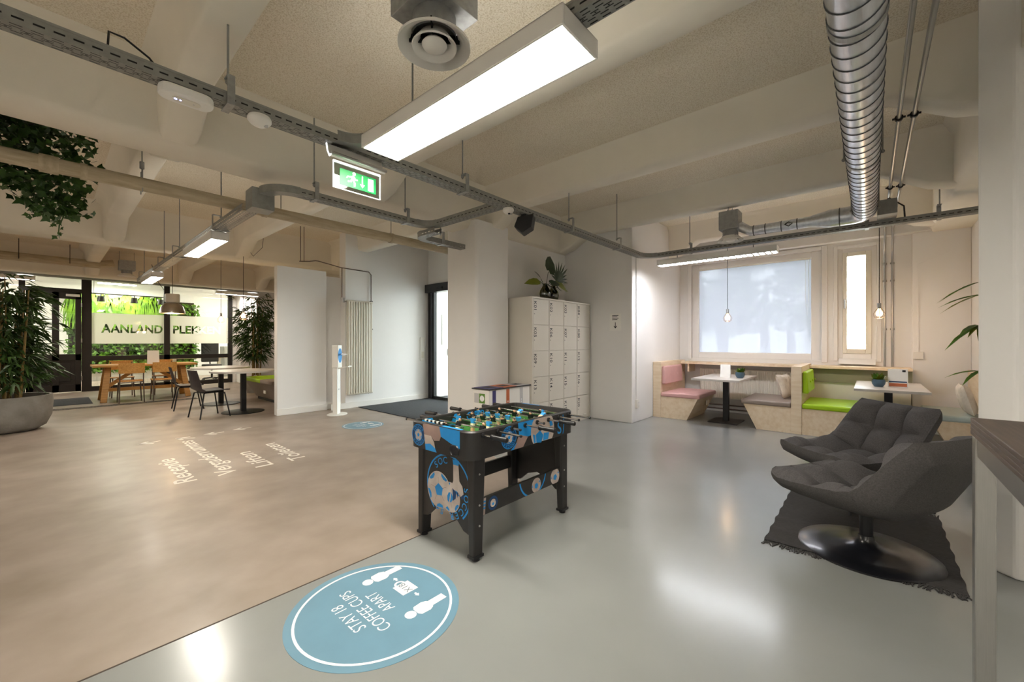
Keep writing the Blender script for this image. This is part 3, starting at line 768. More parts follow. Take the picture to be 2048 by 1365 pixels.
# elbow towards the diffuser: sweep from +x to +y
el = []
for i in range(9):
    a = math.radians(90 * i / 8); el.append((XE - 0.1 + 0.13 * math.sin(a), 0.13 - 0.13 * math.cos(a), 0))
B().tube(el, R0, 32, cap=False).build('elbow', M['duct'], sd, smooth=60)
px = XE + 0.03
B().tube([(px, 0.12, 0), (px, 0.30, 0)], R0, 32, cap=False).build('duct_tube', M['duct'], sd, smooth=60)
B().tube([(px, 0.30, 0), (px, 0.31, 0), (px, 0.50, 0), (px, 0.51, 0)], [R0 + 0.003, R0, 0.064, 0.066], 32, cap=False).build('reducer', M['duct'], sd, smooth=60)
B().tube([(px, 0.51, 0), (px, 1.12, 0), (px, 1.25, 0.09)], 0.063, 28, cap=False).build('branch_tube', M['duct'], sd, smooth=60)
for y in (0.22, 0.62, 0.78, 0.95, 1.08):
    r = R0 if y < 0.3 else 0.063
    B().lathe([(r, -0.006), (r + 0.004, -0.004), (r + 0.004, 0.004), (r, 0.006)], n=28).build('coupling_band', M['seamdark'], sd, loc=(px, y, 0), rot=(PI / 2, 0, 0))
B().tube([(px - 0.07, 0.74, 0.0), (px - 0.085, 0.70, 0.02), (px - 0.085, 0.66, 0.0), (px - 0.085, 0.70, -0.03), (px - 0.07, 0.74, -0.0)], 0.006, 6).build('damper_lever', M['plastic_black'], sd)
B().box(px - 0.06, px + 0.2, -0.26, -0.1, -0.06, 0.1).build('junction_box', M['tray'], sd, bev=0.004)
B().tube([(px + 0.16, -0.1, 0.08), (px + 0.14, -0.2, 0.16), (px + 0.2, -0.32, 0.06), (px + 0.25, -0.33, -0.06)], 0.008, 6).build('flex_cable', M['plastic_black'], sd)

# pair of steel heating pipes along the ceiling, then down the window wall
for i, (y, yw) in enumerate(((-0.155, -0.15), (-0.235, -0.225))):
    t = thing('heating_pipe', ['steel heating pipe closest to the spiral duct, dropping down the window wall', 'steel heating pipe on the pillar side, dropping down the window wall'][i], 'pipe', (0, y, 2.9), 0, 'pair of steel heating pipes')
    B().tube([(-2.5, 0, 0), (7.80, 0, 0), (7.86, 0, -0.02), (7.89, 0, -0.08), (7.9, 0, -0.18), (8.0, 0, -0.3), (8.02, 0, -0.36), (8.02, 0, -1.99)], 0.0135, 10).build('pipe_run', M['steel'], t, smooth=50)
    for x in (0.66, 2.33, 4.09, 5.87, 7.64):
        B().lathe([(0.014, -0.012), (0.024, -0.012), (0.024, 0.012), (0.014, 0.012)], n=14).build('clamp', M['black'], t, loc=(x, 0, 0), rot=(0, PI / 2, 0))
        B().tube([(x, 0, 0.02), (x, 0, JZ - 2.9)], 0.005, 6).box(x - 0.006, x + 0.006, -0.036, 0.036, -0.006, 0.006).build('clamp_stud', M['black'], t)
    for z in (-0.5, -0.75, -1.45):
        B().lathe([(0.014, -0.012), (0.024, -0.012), (0.024, 0.012), (0.014, 0.012)], n=14).build('clamp', M['steel'], t, loc=(8.02, 0, z))
        B().beam((8.03, 0, z), (8.1, 0, z), 0.012, 0.012).build('clamp_stud', M['steel'], t)
# beige drain pipe behind the main beam
t = thing('drain_pipe', 'thick old beige pipe crossing below the ceiling behind the beam', 'pipe', (0, 4.62, 2.60))
B().tube([(-4, 0, 0), (5.65, 0, 0)], 0.056, 20).build('pipe_run', M['pipe'], t, smooth=50)
for x in (0.18, 1.45, 2.9, 4.6):
    B().lathe([(0.057, -0.02), (0.064, -0.02), (0.064, 0.02), (0.057, 0.02)], n=20).build('clamp', M['pipe'], t, loc=(x, 0, 0), rot=(0, PI / 2, 0))
B().lathe([(0.057, -0.05), (0.067, -0.05), (0.067, 0.05), (0.057, 0.05)], n=20).build('joint_sleeve', M['pipe'], t, loc=(0.0, 0, 0), rot=(0, PI / 2, 0))
x = 0.52
B().tube([(x, 0, 0.05), (x, 0, SLAB - 2.6)], 0.005, 6).cyl((x, 0, 0), 0.016, 0.13, 0.19, 8).beam((x, -0.03, -0.07), (x, -0.03, 0.12), 0.02, 0.006).beam((x, 0.06, -0.07), (x, 0.06, 0.12), 0.02, 0.006).build('hanger', M['galv'], t)
for x in (1.6, 2.9): B().tube([(x, 0, 0.05), (x, 0, SLAB - 2.6)], 0.005, 6).build('hanger', M['tray'], t)
# old duct left in front of the glazed wall
t = thing('round_duct', 'beige painted round duct in front of the glazed wall', 'duct', (0, 13.0, 3.0))
B().tube([(-3.9, 0, 0), (0.75, 0, 0), (0.98, 0, 0.06)], 0.085, 18).build('duct_tube', M['pipe'], t, smooth=50)
for x in (-0.4, 0.3): B().tube([(x, -0.09, -0.05), (x, -0.09, SLAB - 3.0)], 0.006, 6).build('hanger', M['black'], t)

# things on the main tray
t = thing('access_point', 'white rounded wireless access point with blue lights under the tray', 'access point', (0.475, MY - 0.01, TZ - 0.055))
B().prism(rrect(-0.115, 0.115, -0.055, 0.06, 0.05, 6), 'z', -0.003, 0.05).build('housing', M['white'], t, bev=0.014, seg=3)
for x, r in ((-0.045, 0.006), (-0.025, 0.004)): B().cyl((x, 0.0, 0), r, -0.006, -0.002, 12).build('led', M['led'], t)
B().cyl((0.03, 0.0, 0), 0.004, -0.006, -0.002, 10).build('button', M['palegrey'], t)
B().prism(rrect(-0.06, 0.06, -0.03, 0.03, 0.028, 5), 'z', -0.0055, -0.003).build('face_inset', M['cream'], t, bev=0.001)
def detector(label, x, z, r, group='ceiling detectors'):
    t = thing('smoke_detector', label, 'smoke detector', (x, MY - 0.02, z), 0, group)
    B().lathe([(0.001, -0.042), (r * 0.5, -0.04), (r * 0.8, -0.028), (r, -0.012), (r, 0.0), (r * 0.9, 0.012), (0.001, 0.012)], n=28).build('housing', M['white'], t, smooth=50)
    B().cyl((r * 0.45, -r * 0.3, 0), r * 0.18, -0.043, -0.03, 12).build('sensor_window', M['palegrey'], t)
    return t
detector('smooth white round smoke detector between access point and exit sign', 0.81, TZ - 0.013, 0.062)
t = detector('flat white detector with dark lens next to the loudspeaker', 2.98, TZ - 0.013, 0.055)
B().cyl((-0.01, -0.02, 0), 0.012, -0.05, -0.04, 12).build('lens', M['ink'], t)
t = thing('loudspeaker', 'black wedge loudspeaker hanging under the tray near the pillar', 'loudspeaker', (3.26, MY, TZ - 0.03), 0.5)
B().prism([(-0.10, 0.02), (0.06, 0.0), (0.10, -0.10), (0.02, -0.17), (-0.08, -0.11)], 'x', -0.08, 0.08).build('cabinet', M['black'], t, bev=0.008)
B().box(-0.05, 0.05, -0.02, 0.03, 0.0, 0.028).build('bracket', M['black'], t)

# emergency exit sign
t = thing('exit_sign', 'lit green emergency exit sign of clear acrylic under the tray', 'exit sign', (1.42, MY - 0.02, 2.30))
B().tube([(-0.21, -0.045, 0.20), (0.19, -0.045, 0.20)], 0.012, 8).build('lamp_housing', M['steel'], t)
b = B(); b.prism([(-0.045, 0.196), (-0.02, 0.20), (0.005, 0.235), (0.02, 0.285), (0.03, 0.285), (0.012, 0.23), (-0.02, 0.185)], 'x', -0.21, 0.19)
b.build('wing_profile', M['white'], t)
B().prism([(-0.05, 0.19), (-0.02, 0.196), (0.005, 0.235), (0.02, 0.285), (0.027, 0.285), (0.012, 0.23), (-0.02, 0.182)], 'x', -0.215, -0.208).build('end_cap', M['edgeglow'], t)
B().box(-0.175, 0.165, -0.004, 0.004, 0.0, 0.17).build('acrylic_panel', M['acrylic'], t)
b = B()
for q in ((-0.177, -0.174, 0, 0.17), (0.164, 0.167, 0, 0.17)): b.box(q[0], q[1], -0.005, 0.005, q[2], q[3])
b.box(-0.177, 0.167, -0.005, 0.005, -0.003, 0.0).box(-0.177, 0.167, -0.007, 0.007, 0.168, 0.178)
b.build('lit_edge', M['edgeglow'], t)
sg = B().box(-0.135, 0.13, -0.006, -0.0045, 0.025, 0.135).build('pictogram_panel', M['green'], t)
O = (0, -0.0075, 0); U, V = (1, 0, 0), (0, 0, 1)
b = B()
flat(b, disc(0.012, 16, -0.035, 0.122) + [[(-0.06, 0.10), (-0.038, 0.112), (-0.03, 0.098), (-0.05, 0.075)], [(-0.06, 0.10), (-0.082, 0.098), (-0.092, 0.083), (-0.085, 0.08), (-0.077, 0.09), (-0.058, 0.09)],
     [(-0.036, 0.108), (-0.022, 0.09), (-0.008, 0.09), (-0.008, 0.082), (-0.026, 0.08), (-0.04, 0.096)], [(-0.05, 0.082), (-0.038, 0.088), (-0.024, 0.062), (-0.026, 0.036), (-0.037, 0.036), (-0.036, 0.058)],
     [(-0.055, 0.085), (-0.042, 0.08), (-0.055, 0.06), (-0.08, 0.056), (-0.08, 0.066), (-0.062, 0.07)]], O, U, V)
b.build('running_figure', M['exitwhite'], sg)
b = B(); flat(b, [[(0.022, 0.125), (0.03, 0.125), (0.03, 0.062), (0.022, 0.062)], [(0.008, 0.066), (0.026, 0.042), (0.044, 0.066)]], O, U, V); b.build('arrow', M['exitwhite'], sg)
b = B(); flat(b, [[(0.068, 0.035), (0.11, 0.035), (0.11, 0.122), (0.068, 0.122)]], O, U, V); b.build('door_symbol', M['exitwhite'], sg)
# ------------------------------------------------------------------ football table
def ring_text(letters, org, u, v, r, size, m, parent, off, name='lettering', inward=False):
    """letters: (char, angle in degrees measured ccw from +u); tops point outwards"""
    b = B()
    F = frame3(org, u, v)
    for ch, a in letters:
        t = math.radians(a)
        X = F @ Matrix.Translation((r * math.cos(t), r * math.sin(t), off)) @ Matrix.Rotation(t - PI / 2, 4, 'Z') @ Matrix.Scale(size, 4)
        me = TM[ch]
        b.add([X @ p.co for p in me.vertices], [tuple(q.vertices) for q in me.polygons])
    return b.build(name, m, parent, recalc=False)
def poly_reg(n, r, cx, cy, a0=90): return [(cx + r * math.cos(math.radians(a0 + 360 * i / n)), cy + r * math.sin(math.radians(a0 + 360 * i / n))) for i in range(n)]
def ball_print(par, org, u, v, cx, cy, r, off, rot=90):
    b = B(); flat(b, disc(r, 32, cx, cy), org, u, v, off); w = b.build('printed_ball', M['printwhite'], par, recalc=False)
    b = B(); pol = [poly_reg(5, r * 0.36, cx, cy, rot)]
    for i in range(5):
        a = math.radians(rot + 72 * i + 36); d0, d1 = r * 0.72, r * 0.97
        pol.append([(cx + d0 * math.cos(a), cy + d0 * math.sin(a)), (cx + r * 0.82 * math.cos(a - 0.28), cy + r * 0.82 * math.sin(a - 0.28)), (cx + d1 * math.cos(a - 0.3), cy + d1 * math.sin(a - 0.3)),
                    (cx + d1 * math.cos(a + 0.3), cy + d1 * math.sin(a + 0.3)), (cx + r * 0.82 * math.cos(a + 0.28), cy + r * 0.82 * math.sin(a + 0.28))])
    for q in pol:
        b = B(); flat(b, [q], org, u, v, off + 0.0004); b.build('blue_patch', M['blue'], w, recalc=False)
    b = B(); sl = []
    for i in range(5):
        a = math.radians(rot + 72 * i); c, s = math.cos(a), math.sin(a); k = r * 0.012
        sl.append([(cx + r * 0.36 * c - k * s, cy + r * 0.36 * s + k * c), (cx + r * 0.36 * c + k * s, cy + r * 0.36 * s - k * c), (cx + r * 0.68 * c + k * s, cy + r * 0.68 * s - k * c), (cx + r * 0.68 * c - k * s, cy + r * 0.68 * s + k * c)])
    flat(b, sl, org, u, v, off + 0.0004); b.build('stitch_line', M['printskin'], w, recalc=False)
SOCC = 'SOCCER'
def emblem(par, org, u, v, cx, cy, r, off):
    b = B(); flat(b, ring(r * 0.58, r * 0.94, cx=cx, cy=cy), org, u, v, off); b.build('emblem_band', M['navy'], par, recalc=False)
    b = B(); flat(b, ring(r * 0.94, r, cx=cx, cy=cy) + ring(r * 0.53, r * 0.58, cx=cx, cy=cy), org, u, v, off + 0.0002); b.build('emblem_ring', M['blue'], par, recalc=False)
    F = frame3(org, u, v); o2 = F @ Vector((cx, cy, 0))
    ring_text([(SOCC[i % 6], 150 - i * 22) for i in range(6)] + [(SOCC[i % 6], -30 - i * 22) for i in range(6)], o2, u, v, r * 0.76, r * 0.34, M['blue'], par, off + 0.0006)
    ball_print(par, org, u, v, cx, cy, r * 0.52, off + 0.0004)

ft = thing('football_table', 'black table football game with blue soccer prints', 'football table', (2.085, 1.97, 0))
LX, LY_, ZB, ZT = 0.53, 0.30, 0.595, 0.76
o1 = rrect(-LX, LX, -LY_, LY_, 0.075, 6); i1 = rrect(-LX + 0.035, LX - 0.035, -LY_ + 0.028, LY_ - 0.028, 0.03, 6)
b = B(); nr = len(o1)
ot = rrect(-LX + 0.008, LX - 0.008, -LY_ + 0.008, LY_ - 0.008, 0.07, 6); it = rrect(-LX + 0.03, LX - 0.03, -LY_ + 0.022, LY_ - 0.022, 0.035, 6)
rows = [[(p[0], p[1], 0.655) for p in i1], [(p[0], p[1], ZT - 0.006) for p in i1], [(p[0], p[1], ZT) for p in it], [(p[0], p[1], ZT) for p in ot], [(p[0], p[1], ZT - 0.008) for p in o1], [(p[0], p[1], ZB) for p in o1], [(p[0], p[1], ZB) for p in i1], [(p[0], p[1], 0.655) for p in i1]]
b.grid(rows, closed_u=True)
body = b.build('cabinet', M['body'], ft, smooth=40)
fld = B().box(-LX + 0.034, LX - 0.034, -LY_ + 0.027, LY_ - 0.027, 0.60, 0.66).build('playfield', M['turf'], ft)
b = B(); flat(b, [[(-LX + 0.05, -0.003), (LX - 0.05, -0.003), (LX - 0.05, 0.003), (-LX + 0.05, 0.003)]] * 0 + [[(-0.003, -0.25), (0.003, -0.25), (0.003, 0.25), (-0.003, 0.25)]] + ring(0.075, 0.08) + ring(0.095, 0.1, -75, 75, 16, -LX + 0.09, 0) + ring(0.095, 0.1, 105, 255, 16, LX - 0.09, 0), (0, 0, 0.6608), (1, 0, 0), (0, 1, 0))
b.build('field_marking', M['decalwhite'], fld, recalc=False)
for sx in (-1, 1):
    B().box(sx * (LX - 0.036) - 0.002, sx * (LX - 0.036) + 0.002, -0.09, 0.09, 0.662, 0.72).build('goal_mouth', M['plastic_black'], ft)
    for sy in (-1, 1):
        x, y = sx * 0.425, sy * 0.215
        ox, oy = sx * 0.055, sy * 0.052
        def corner(wx, wy):
            xa, ya = x + ox, y + oy
            x0, x1 = sorted((xa, xa - sx * wx)); y0, y1 = sorted((ya, ya - sy * wy))
            return [(x0, y0), (x1, y0), (x1, y1), (x0, y1)]
        lo, hi = corner(0.072, 0.045), corner(0.095, 0.06)
        lg = B().hexa([(p[0], p[1], 0.025) for p in lo], [(p[0], p[1], ZB + 0.002) for p in hi]).build('leg', M['body'], ft, bev=0.008)
        cx_, cy_ = sum(p[0] for p in lo) / 4, sum(p[1] for p in lo) / 4
        B().box(cx_ - 0.04, cx_ + 0.04, cy_ - 0.028, cy_ + 0.028, 0.018, 0.034).cyl((cx_, cy_, 0), 0.024, 0, 0.02, 16).build('levelling_foot', M['plastic_black'], lg)
        for z in (0.20, 0.32, 0.5): B().ball((x + ox - sx * 0.045, y + oy + sy * 0.0005, z), 0.006, 8).build('bolt_head', M['steel'], lg)
    pan = [(-0.235, 0.585), (-0.235, 0.14), (-0.17, 0.155), (-0.10, 0.215), (0.0, 0.245), (0.10, 0.215), (0.17, 0.155), (0.235, 0.14), (0.235, 0.585)]
    ep = B().prism(pan, 'x', sx * 0.462 - 0.01, sx * 0.462 + 0.01).build('end_panel', M['body'], ft)
    if sx < 0:
        EP = ep
rails = []
for sy in (-1, 1):
    rails.append(B().box(-0.42, 0.42, sy * 0.245 - 0.01, sy * 0.245 + 0.01, 0.245, 0.345).build('side_rail', M['body'], ft))
# print on the near end panel (faces -x)
O = (-0.4725, 0, 0); U, V = (0, -1, 0), (0, 0, 1)
b = B(); flat(b, ring(0.196, 0.207, -48, 228, 60, 0.03, 0.375), O, U, V, 0.0006); b.build('emblem_ring', M['blue'], EP, recalc=False)
ring_text([(SOCC[i], 133 - i * 17) for i in range(3)] + [(SOCC[i], 8 - i * 17.0) for i in range(6)] + [('S', -110), ('O', -127)], (O[0], -0.03, 0.375), U, V, 0.165, 0.058, M['blue'], EP, 0.0008)
ball_print(EP, O, U, V, 0.05, 0.325, 0.092, 0.001, 70); ball_print(EP, O, U, V, -0.055, 0.345, 0.115, 0.002, 96)
b = B(); flat(b, [[(0.075, 0.56), (0.135, 0.56), (0.13, 0.53), (0.082, 0.53)]], O, U, V, 0.0026); b.build('printed_sock_top', M['blue'], EP, recalc=False)
b = B(); flat(b, [[(0.082, 0.53), (0.13, 0.53), (0.138, 0.44), (0.165, 0.415), (0.175, 0.37), (0.15, 0.35), (0.13, 0.37), (0.1, 0.38), (0.08, 0.39), (0.07, 0.41), (0.082, 0.43)]], O, U, V, 0.0028); b.build('printed_boot', M['printwhite'], EP, recalc=False)
b = B(); flat(b, [[(0.075, 0.385), (0.11, 0.37), (0.105, 0.33), (0.08, 0.31)], [(0.115, 0.372), (0.13, 0.368), (0.12, 0.335)], [(0.15, 0.352), (0.175, 0.372), (0.18, 0.35), (0.16, 0.335)]], O, U, V, 0.003); b.build('printed_boot_sole', M['navy'], EP, recalc=False)
# print on the near end of the cabinet
O = (-LX, 0, 0)
emblem(body, O, U, V, -0.19, 0.678, 0.068, 0.0008)
b = B(); flat(b, [[(-0.145, 0.752), (-0.13, 0.758), (0.02, 0.758), (0.035, 0.70), (0.02, 0.672), (-0.03, 0.665), (-0.06, 0.69), (-0.13, 0.69)]], O, U, V, 0.0014); b.build('printed_knee', M['printskin'], body, recalc=False)
b = B(); flat(b, [[(-0.13, 0.69), (-0.06, 0.69), (-0.03, 0.655), (-0.02, 0.62), (-0.12, 0.632)]], O, U, V, 0.0015); b.build('printed_shin', M['printwhite'], body, recalc=False)
b = B(); flat(b, [[(-0.12, 0.632), (-0.07, 0.642), (-0.02, 0.62), (-0.005, 0.597), (-0.115, 0.597)]], O, U, V, 0.0017); b.build('printed_sock', M['blue'], body, recalc=False)
b = B(); flat(b, [[(0.02, 0.758), (0.205, 0.758), (0.205, 0.655), (0.16, 0.665), (0.12, 0.675), (0.07, 0.69), (0.035, 0.70)]], O, U, V, 0.0013); b.build('printed_jersey', M['blue'], body, recalc=False)
b = B(); flat(b, [rrect(0.125, 0.195, 0.612, 0.665, 0.024, 5)], O, U, V, 0.002); b.build('ball_return_hole', M['ink'], body, recalc=False)
b = B(); o2, i2 = rrect(0.12, 0.2, 0.607, 0.67, 0.028, 5), rrect(0.127, 0.193, 0.614, 0.663, 0.022, 5)
F = frame3(O, U, V); b.grid([[F @ Vector((p[0], p[1], 0.001)) for p in o2], [F @ Vector((p[0], p[1], 0.008)) for p in rrect(0.123, 0.197, 0.61, 0.667, 0.025, 5)], [F @ Vector((p[0], p[1], 0.001)) for p in i2]], closed_u=True)
b.build('ball_return_rim', M['plastic_black'], body, smooth=50)
# print on the long side (faces -y) and on the lower rail
O = (0, -LY_, 0); U, V = (1, 0, 0), (0, 0, 1)
emblem(body, O, U, V, -0.215, 0.68, 0.07, 0.0008)
b = B(); flat(b, [[(-0.13, 0.757), (0.06, 0.757), (0.09, 0.70), (0.05, 0.66), (-0.03, 0.655), (-0.12, 0.68)]], O, U, V, 0.0009); b.build('printed_jersey', M['blue'], body, recalc=False)
b = B(); flat(b, [[(-0.12, 0.68), (-0.03, 0.655), (-0.08, 0.597), (-0.17, 0.597)]], O, U, V, 0.001); b.build('printed_arm', M['printskin'], body, recalc=False)
b = B(); flat(b, [[(-0.17, 0.597), (-0.2, 0.597), (-0.14, 0.64)]], O, U, V, 0.0011); b.build('printed_cuff', M['blue'], body, recalc=False)
b = B(); q = [(p[0], min(0.757, max(0.597, p[1]))) for p in disc(0.13, 40, 0.13, 0.672)[0]]; flat(b, [q], O, U, V, 0.0012); b.build('printed_big_ball', M['printwhite'], body, recalc=False)
b = B(); flat(b, [poly_reg(5, 0.045, 0.09, 0.63, 80), [(0.13, 0.6), (0.19, 0.6), (0.2, 0.645), (0.14, 0.65)], [(0.2, 0.72), (0.225, 0.73), (0.245, 0.69), (0.215, 0.68)], [(0.02, 0.66), (0.03, 0.6), (0.05, 0.6), (0.045, 0.65)]], O, U, V, 0.0016); b.build('blue_patch', M['blue'], body, recalc=False)
b = B(); flat(b, ring(0.205, 0.214, -19, 19, 12, 0.17, 0.675), O, U, V, 0.0012); b.build('emblem_ring', M['blue'], body, recalc=False)
ring_text([('S', 90)], (0.325, -LY_, 0.56), U, V, 0.09, 0.12, M['blue'], body, 0.0012)
O = (0, -0.2555, 0)
rl = rails[0]
b = B(); q = [[(p[0], min(0.343, max(0.247, p[1]))) for p in c] for c in ring(0.135, 0.147, 180, 385, 40, 0.08, 0.37)]; flat(b, [c for c in q if len(set(c)) > 3], O, U, V, 0.0006); b.build('emblem_ring', M['blue'], rl, recalc=False)
def clipball(par, cx, cz, r):
    b = B(); flat(b, [[(p[0], min(0.344, max(0.246, p[1]))) for p in disc(r, 28, cx, cz)[0]]], O, U, V, 0.0008); b.build('printed_ball', M['printwhite'], par, recalc=False)
    b = B(); flat(b, [poly_reg(5, r * 0.42, cx, cz - 0.005, 70), [(cx + r * 0.5, cz + r * 0.3), (cx + r * 0.85, cz + r * 0.2), (cx + r * 0.75, cz + r * 0.55)], [(cx - r * 0.75, cz - r * 0.1), (cx - r * 0.95, cz - r * 0.2), (cx - r * 0.85, cz + r * 0.3)]], O, U, V, 0.0011); b.build('blue_patch', M['blue'], par, recalc=False)
clipball(rl, 0.115, 0.29, 0.05); clipball(rl, 0.335, 0.295, 0.055); clipball(rl, -0.31, 0.295, 0.024)
b = B(); flat(b, [[(-0.42, 0.345), (-0.37, 0.345), (-0.375, 0.30), (-0.38, 0.247), (-0.41, 0.247), (-0.415, 0.29)]], O, U, V, 0.0008); b.build('printed_sock', M['printwhite'], rl, recalc=False)
b = B(); flat(b, [[(-0.42, 0.332), (-0.373, 0.328), (-0.373, 0.318), (-0.42, 0.322)], [(-0.42, 0.312), (-0.374, 0.308), (-0.375, 0.298), (-0.42, 0.302)], [(-0.42, 0.292), (-0.377, 0.29), (-0.377, 0.28), (-0.42, 0.282)]], O, U, V, 0.0011); b.build('sock_stripe', M['blue'], rl, recalc=False)
b = B(); flat(b, ring(0.028, 0.042, cx=-0.31, cy=0.295, n=24), O, U, V, 0.0007); b.build('emblem_band', M['navy'], rl, recalc=False)
# print inside the far long wall and on top
O = (0, LY_ - 0.0285, 0)
b = B(); flat(b, [[(-0.47, 0.70), (-0.44, 0.752), (-0.36, 0.752), (-0.33, 0.70)], [(-0.2, 0.69), (-0.16, 0.752), (-0.13, 0.752), (-0.15, 0.69)], [(-0.25, 0.67), (-0.1, 0.668), (-0.1, 0.683), (-0.25, 0.688)]], O, U, V, 0.0008); b.build('printed_stripe', M['blue'], body, recalc=False)
ring_text([(c, 90) for c in 'C'], (-0.02, O[1], 0.60), U, V, 0.115, 0.08, M['blue'], body, 0.001); ring_text([('E', 90)], (0.05, O[1], 0.60), U, V, 0.115, 0.08, M['blue'], body, 0.001); ring_text([('R', 90)], (0.12, O[1], 0.60), U, V, 0.115, 0.08, M['blue'], body, 0.001)
b = B(); flat(b, [[(LX - 0.012, 0.2), (LX - 0.012, 0.02), (LX - 0.034, 0.02), (LX - 0.034, 0.2)]], (0, 0, ZT), (1, 0, 0), (0, 1, 0), 0.0006); b.build('printed_stripe', M['blue'], body, recalc=False)
b = B(); flat(b, [[(-LX + 0.01, -0.2), (-LX + 0.034, -0.2), (-LX + 0.034, -0.02), (-LX + 0.01, -0.02)]], (0, 0, ZT), (1, 0, 0), (0, 1, 0), 0.0006); b.build('printed_stripe', M['blue'], body, recalc=False)
# score beads on the near end
B().tube([(-LX + 0.05, -0.18, ZT + 0.006), (-LX + 0.05, 0.22, ZT + 0.006)], 0.003, 6).build('score_wire', M['chrome'], ft)
for k in range(10): B().cyl((-LX + 0.05, -0.0 + k * 0.02, ZT + 0.006), 0.009, -0.006, 0.006, 8).build('score_bead', M['decalwhite' if k % 2 else 'shirtblack'], ft)

def player_mesh(shirt):
    b = B()
    b.mi = 0; b.hexa([(-0.006, -0.011, -0.012), (0.006, -0.011, -0.012), (0.006, 0.011, -0.012), (-0.006, 0.011, -0.012)], [(-0.008, -0.014, 0.014), (0.008, -0.014, 0.014), (0.008, 0.014, 0.014), (-0.008, 0.014, 0.014)])
    for s in (-1, 1): b.beam((0, s * 0.015, 0.012), (0.004, s * 0.016, -0.01), 0.006, 0.006)
    b.mi = 1; b.ball((0, 0, 0.023), 0.0085, 10); b.hexa([(-0.007, -0.008, -0.055), (0.012, -0.008, -0.055), (0.012, 0.008, -0.055), (-0.007, 0.008, -0.055)], [(-0.005, -0.008, -0.026), (0.005, -0.008, -0.026), (0.005, 0.008, -0.026), (-0.005, 0.008, -0.026)])
    b.mi = 2; b.hexa([(-0.007, -0.012, -0.03), (0.007, -0.012, -0.03), (0.007, 0.012, -0.03), (-0.007, 0.012, -0.03)], [(-0.0065, -0.011, -0.012), (0.0065, -0.011, -0.012), (0.0065, 0.011, -0.012), (-0.0065, 0.011, -0.012)])
    b.mi = 3; b.ball((-0.002, 0, 0.027), 0.0082, 10, sz=0.6)
    o = b.build('player', [M[shirt], M['skin'], M['short'], M['ink']])
    me = o.data; bpy.data.objects.remove(o); return me
PM = {'shirtblue': player_mesh('shirtblue'), 'shirtblack': player_mesh('shirtblack')}
hm = B().tube([(0, 0, 0), (0, -0.01, 0), (0, -0.012, 0), (0, -0.10, 0), (0, -0.105, 0)], [0.016, 0.016, 0.013, 0.0155, 0.012], 10)
rr = random.Random(5)
NP = [1, 2, 3, 5, 5, 3, 2, 1]; OWN = [1, 1, 0, 1, 0, 1, 0, 0]
SH = [0.03, -0.06, 0.05, -0.02, 0.06, 0.0, -0.05, -0.06]
TILT = [0.2, -0.35, 0.1, 0.5, -0.2, 0.25, 1.2, -1.3]
for k in range(8):
    x = -0.44 + 0.1257 * k; s = SH[k]
    near, far = -0.42 + s, 0.42 + s
    rod = B().tube([(0, near, 0), (0, far, 0)], 0.0065, 10).build('rod', M['chrome'], ft, smooth=50, loc=(x, 0, 0.733))
    for ky in (-1, 1): B().lathe([(0.0066, -0.006), (0.015, -0.006), (0.015, 0.006), (0.0066, 0.006)], n=14).build('bushing', M['plastic_black'], rod, loc=(0, ky * (LY_ + 0.004), 0), rot=(PI / 2, 0, 0))
    hy, sg_, oth = (near, 1, far) if k in (0, 3, 5) else (far, -1, near)
    h = put('handle', None) if False else B().tube([(0, hy + sg_ * 0.02, 0), (0, hy + sg_ * 0.01, 0), (0, hy, 0), (0, hy - sg_ * 0.095, 0), (0, hy - sg_ * 0.10, 0)], [0.016, 0.017, 0.0125, 0.0155, 0.011], 12).build('handle', M['plastic_black'], rod, smooth=50)
    B().ball((0, oth, 0), 0.009, 10).build('end_cap', M['plastic_black'], rod)
    for j in range(NP[k]):
        yy = 0.0 if NP[k] == 1 else -0.2 + 0.4 * j / (NP[k] - 1)
        if NP[k] == 2: yy *= 0.55
        if NP[k] == 3: yy *= 0.75
        p = put('player', PM['shirtblack' if OWN[k] else 'shirtblue'], rod); p.location = (0, yy + s, 0); p.scale = (1.25, 1.25, 1.2); p.rotation_euler = (0, TILT[k], PI if OWN[k] else 0)

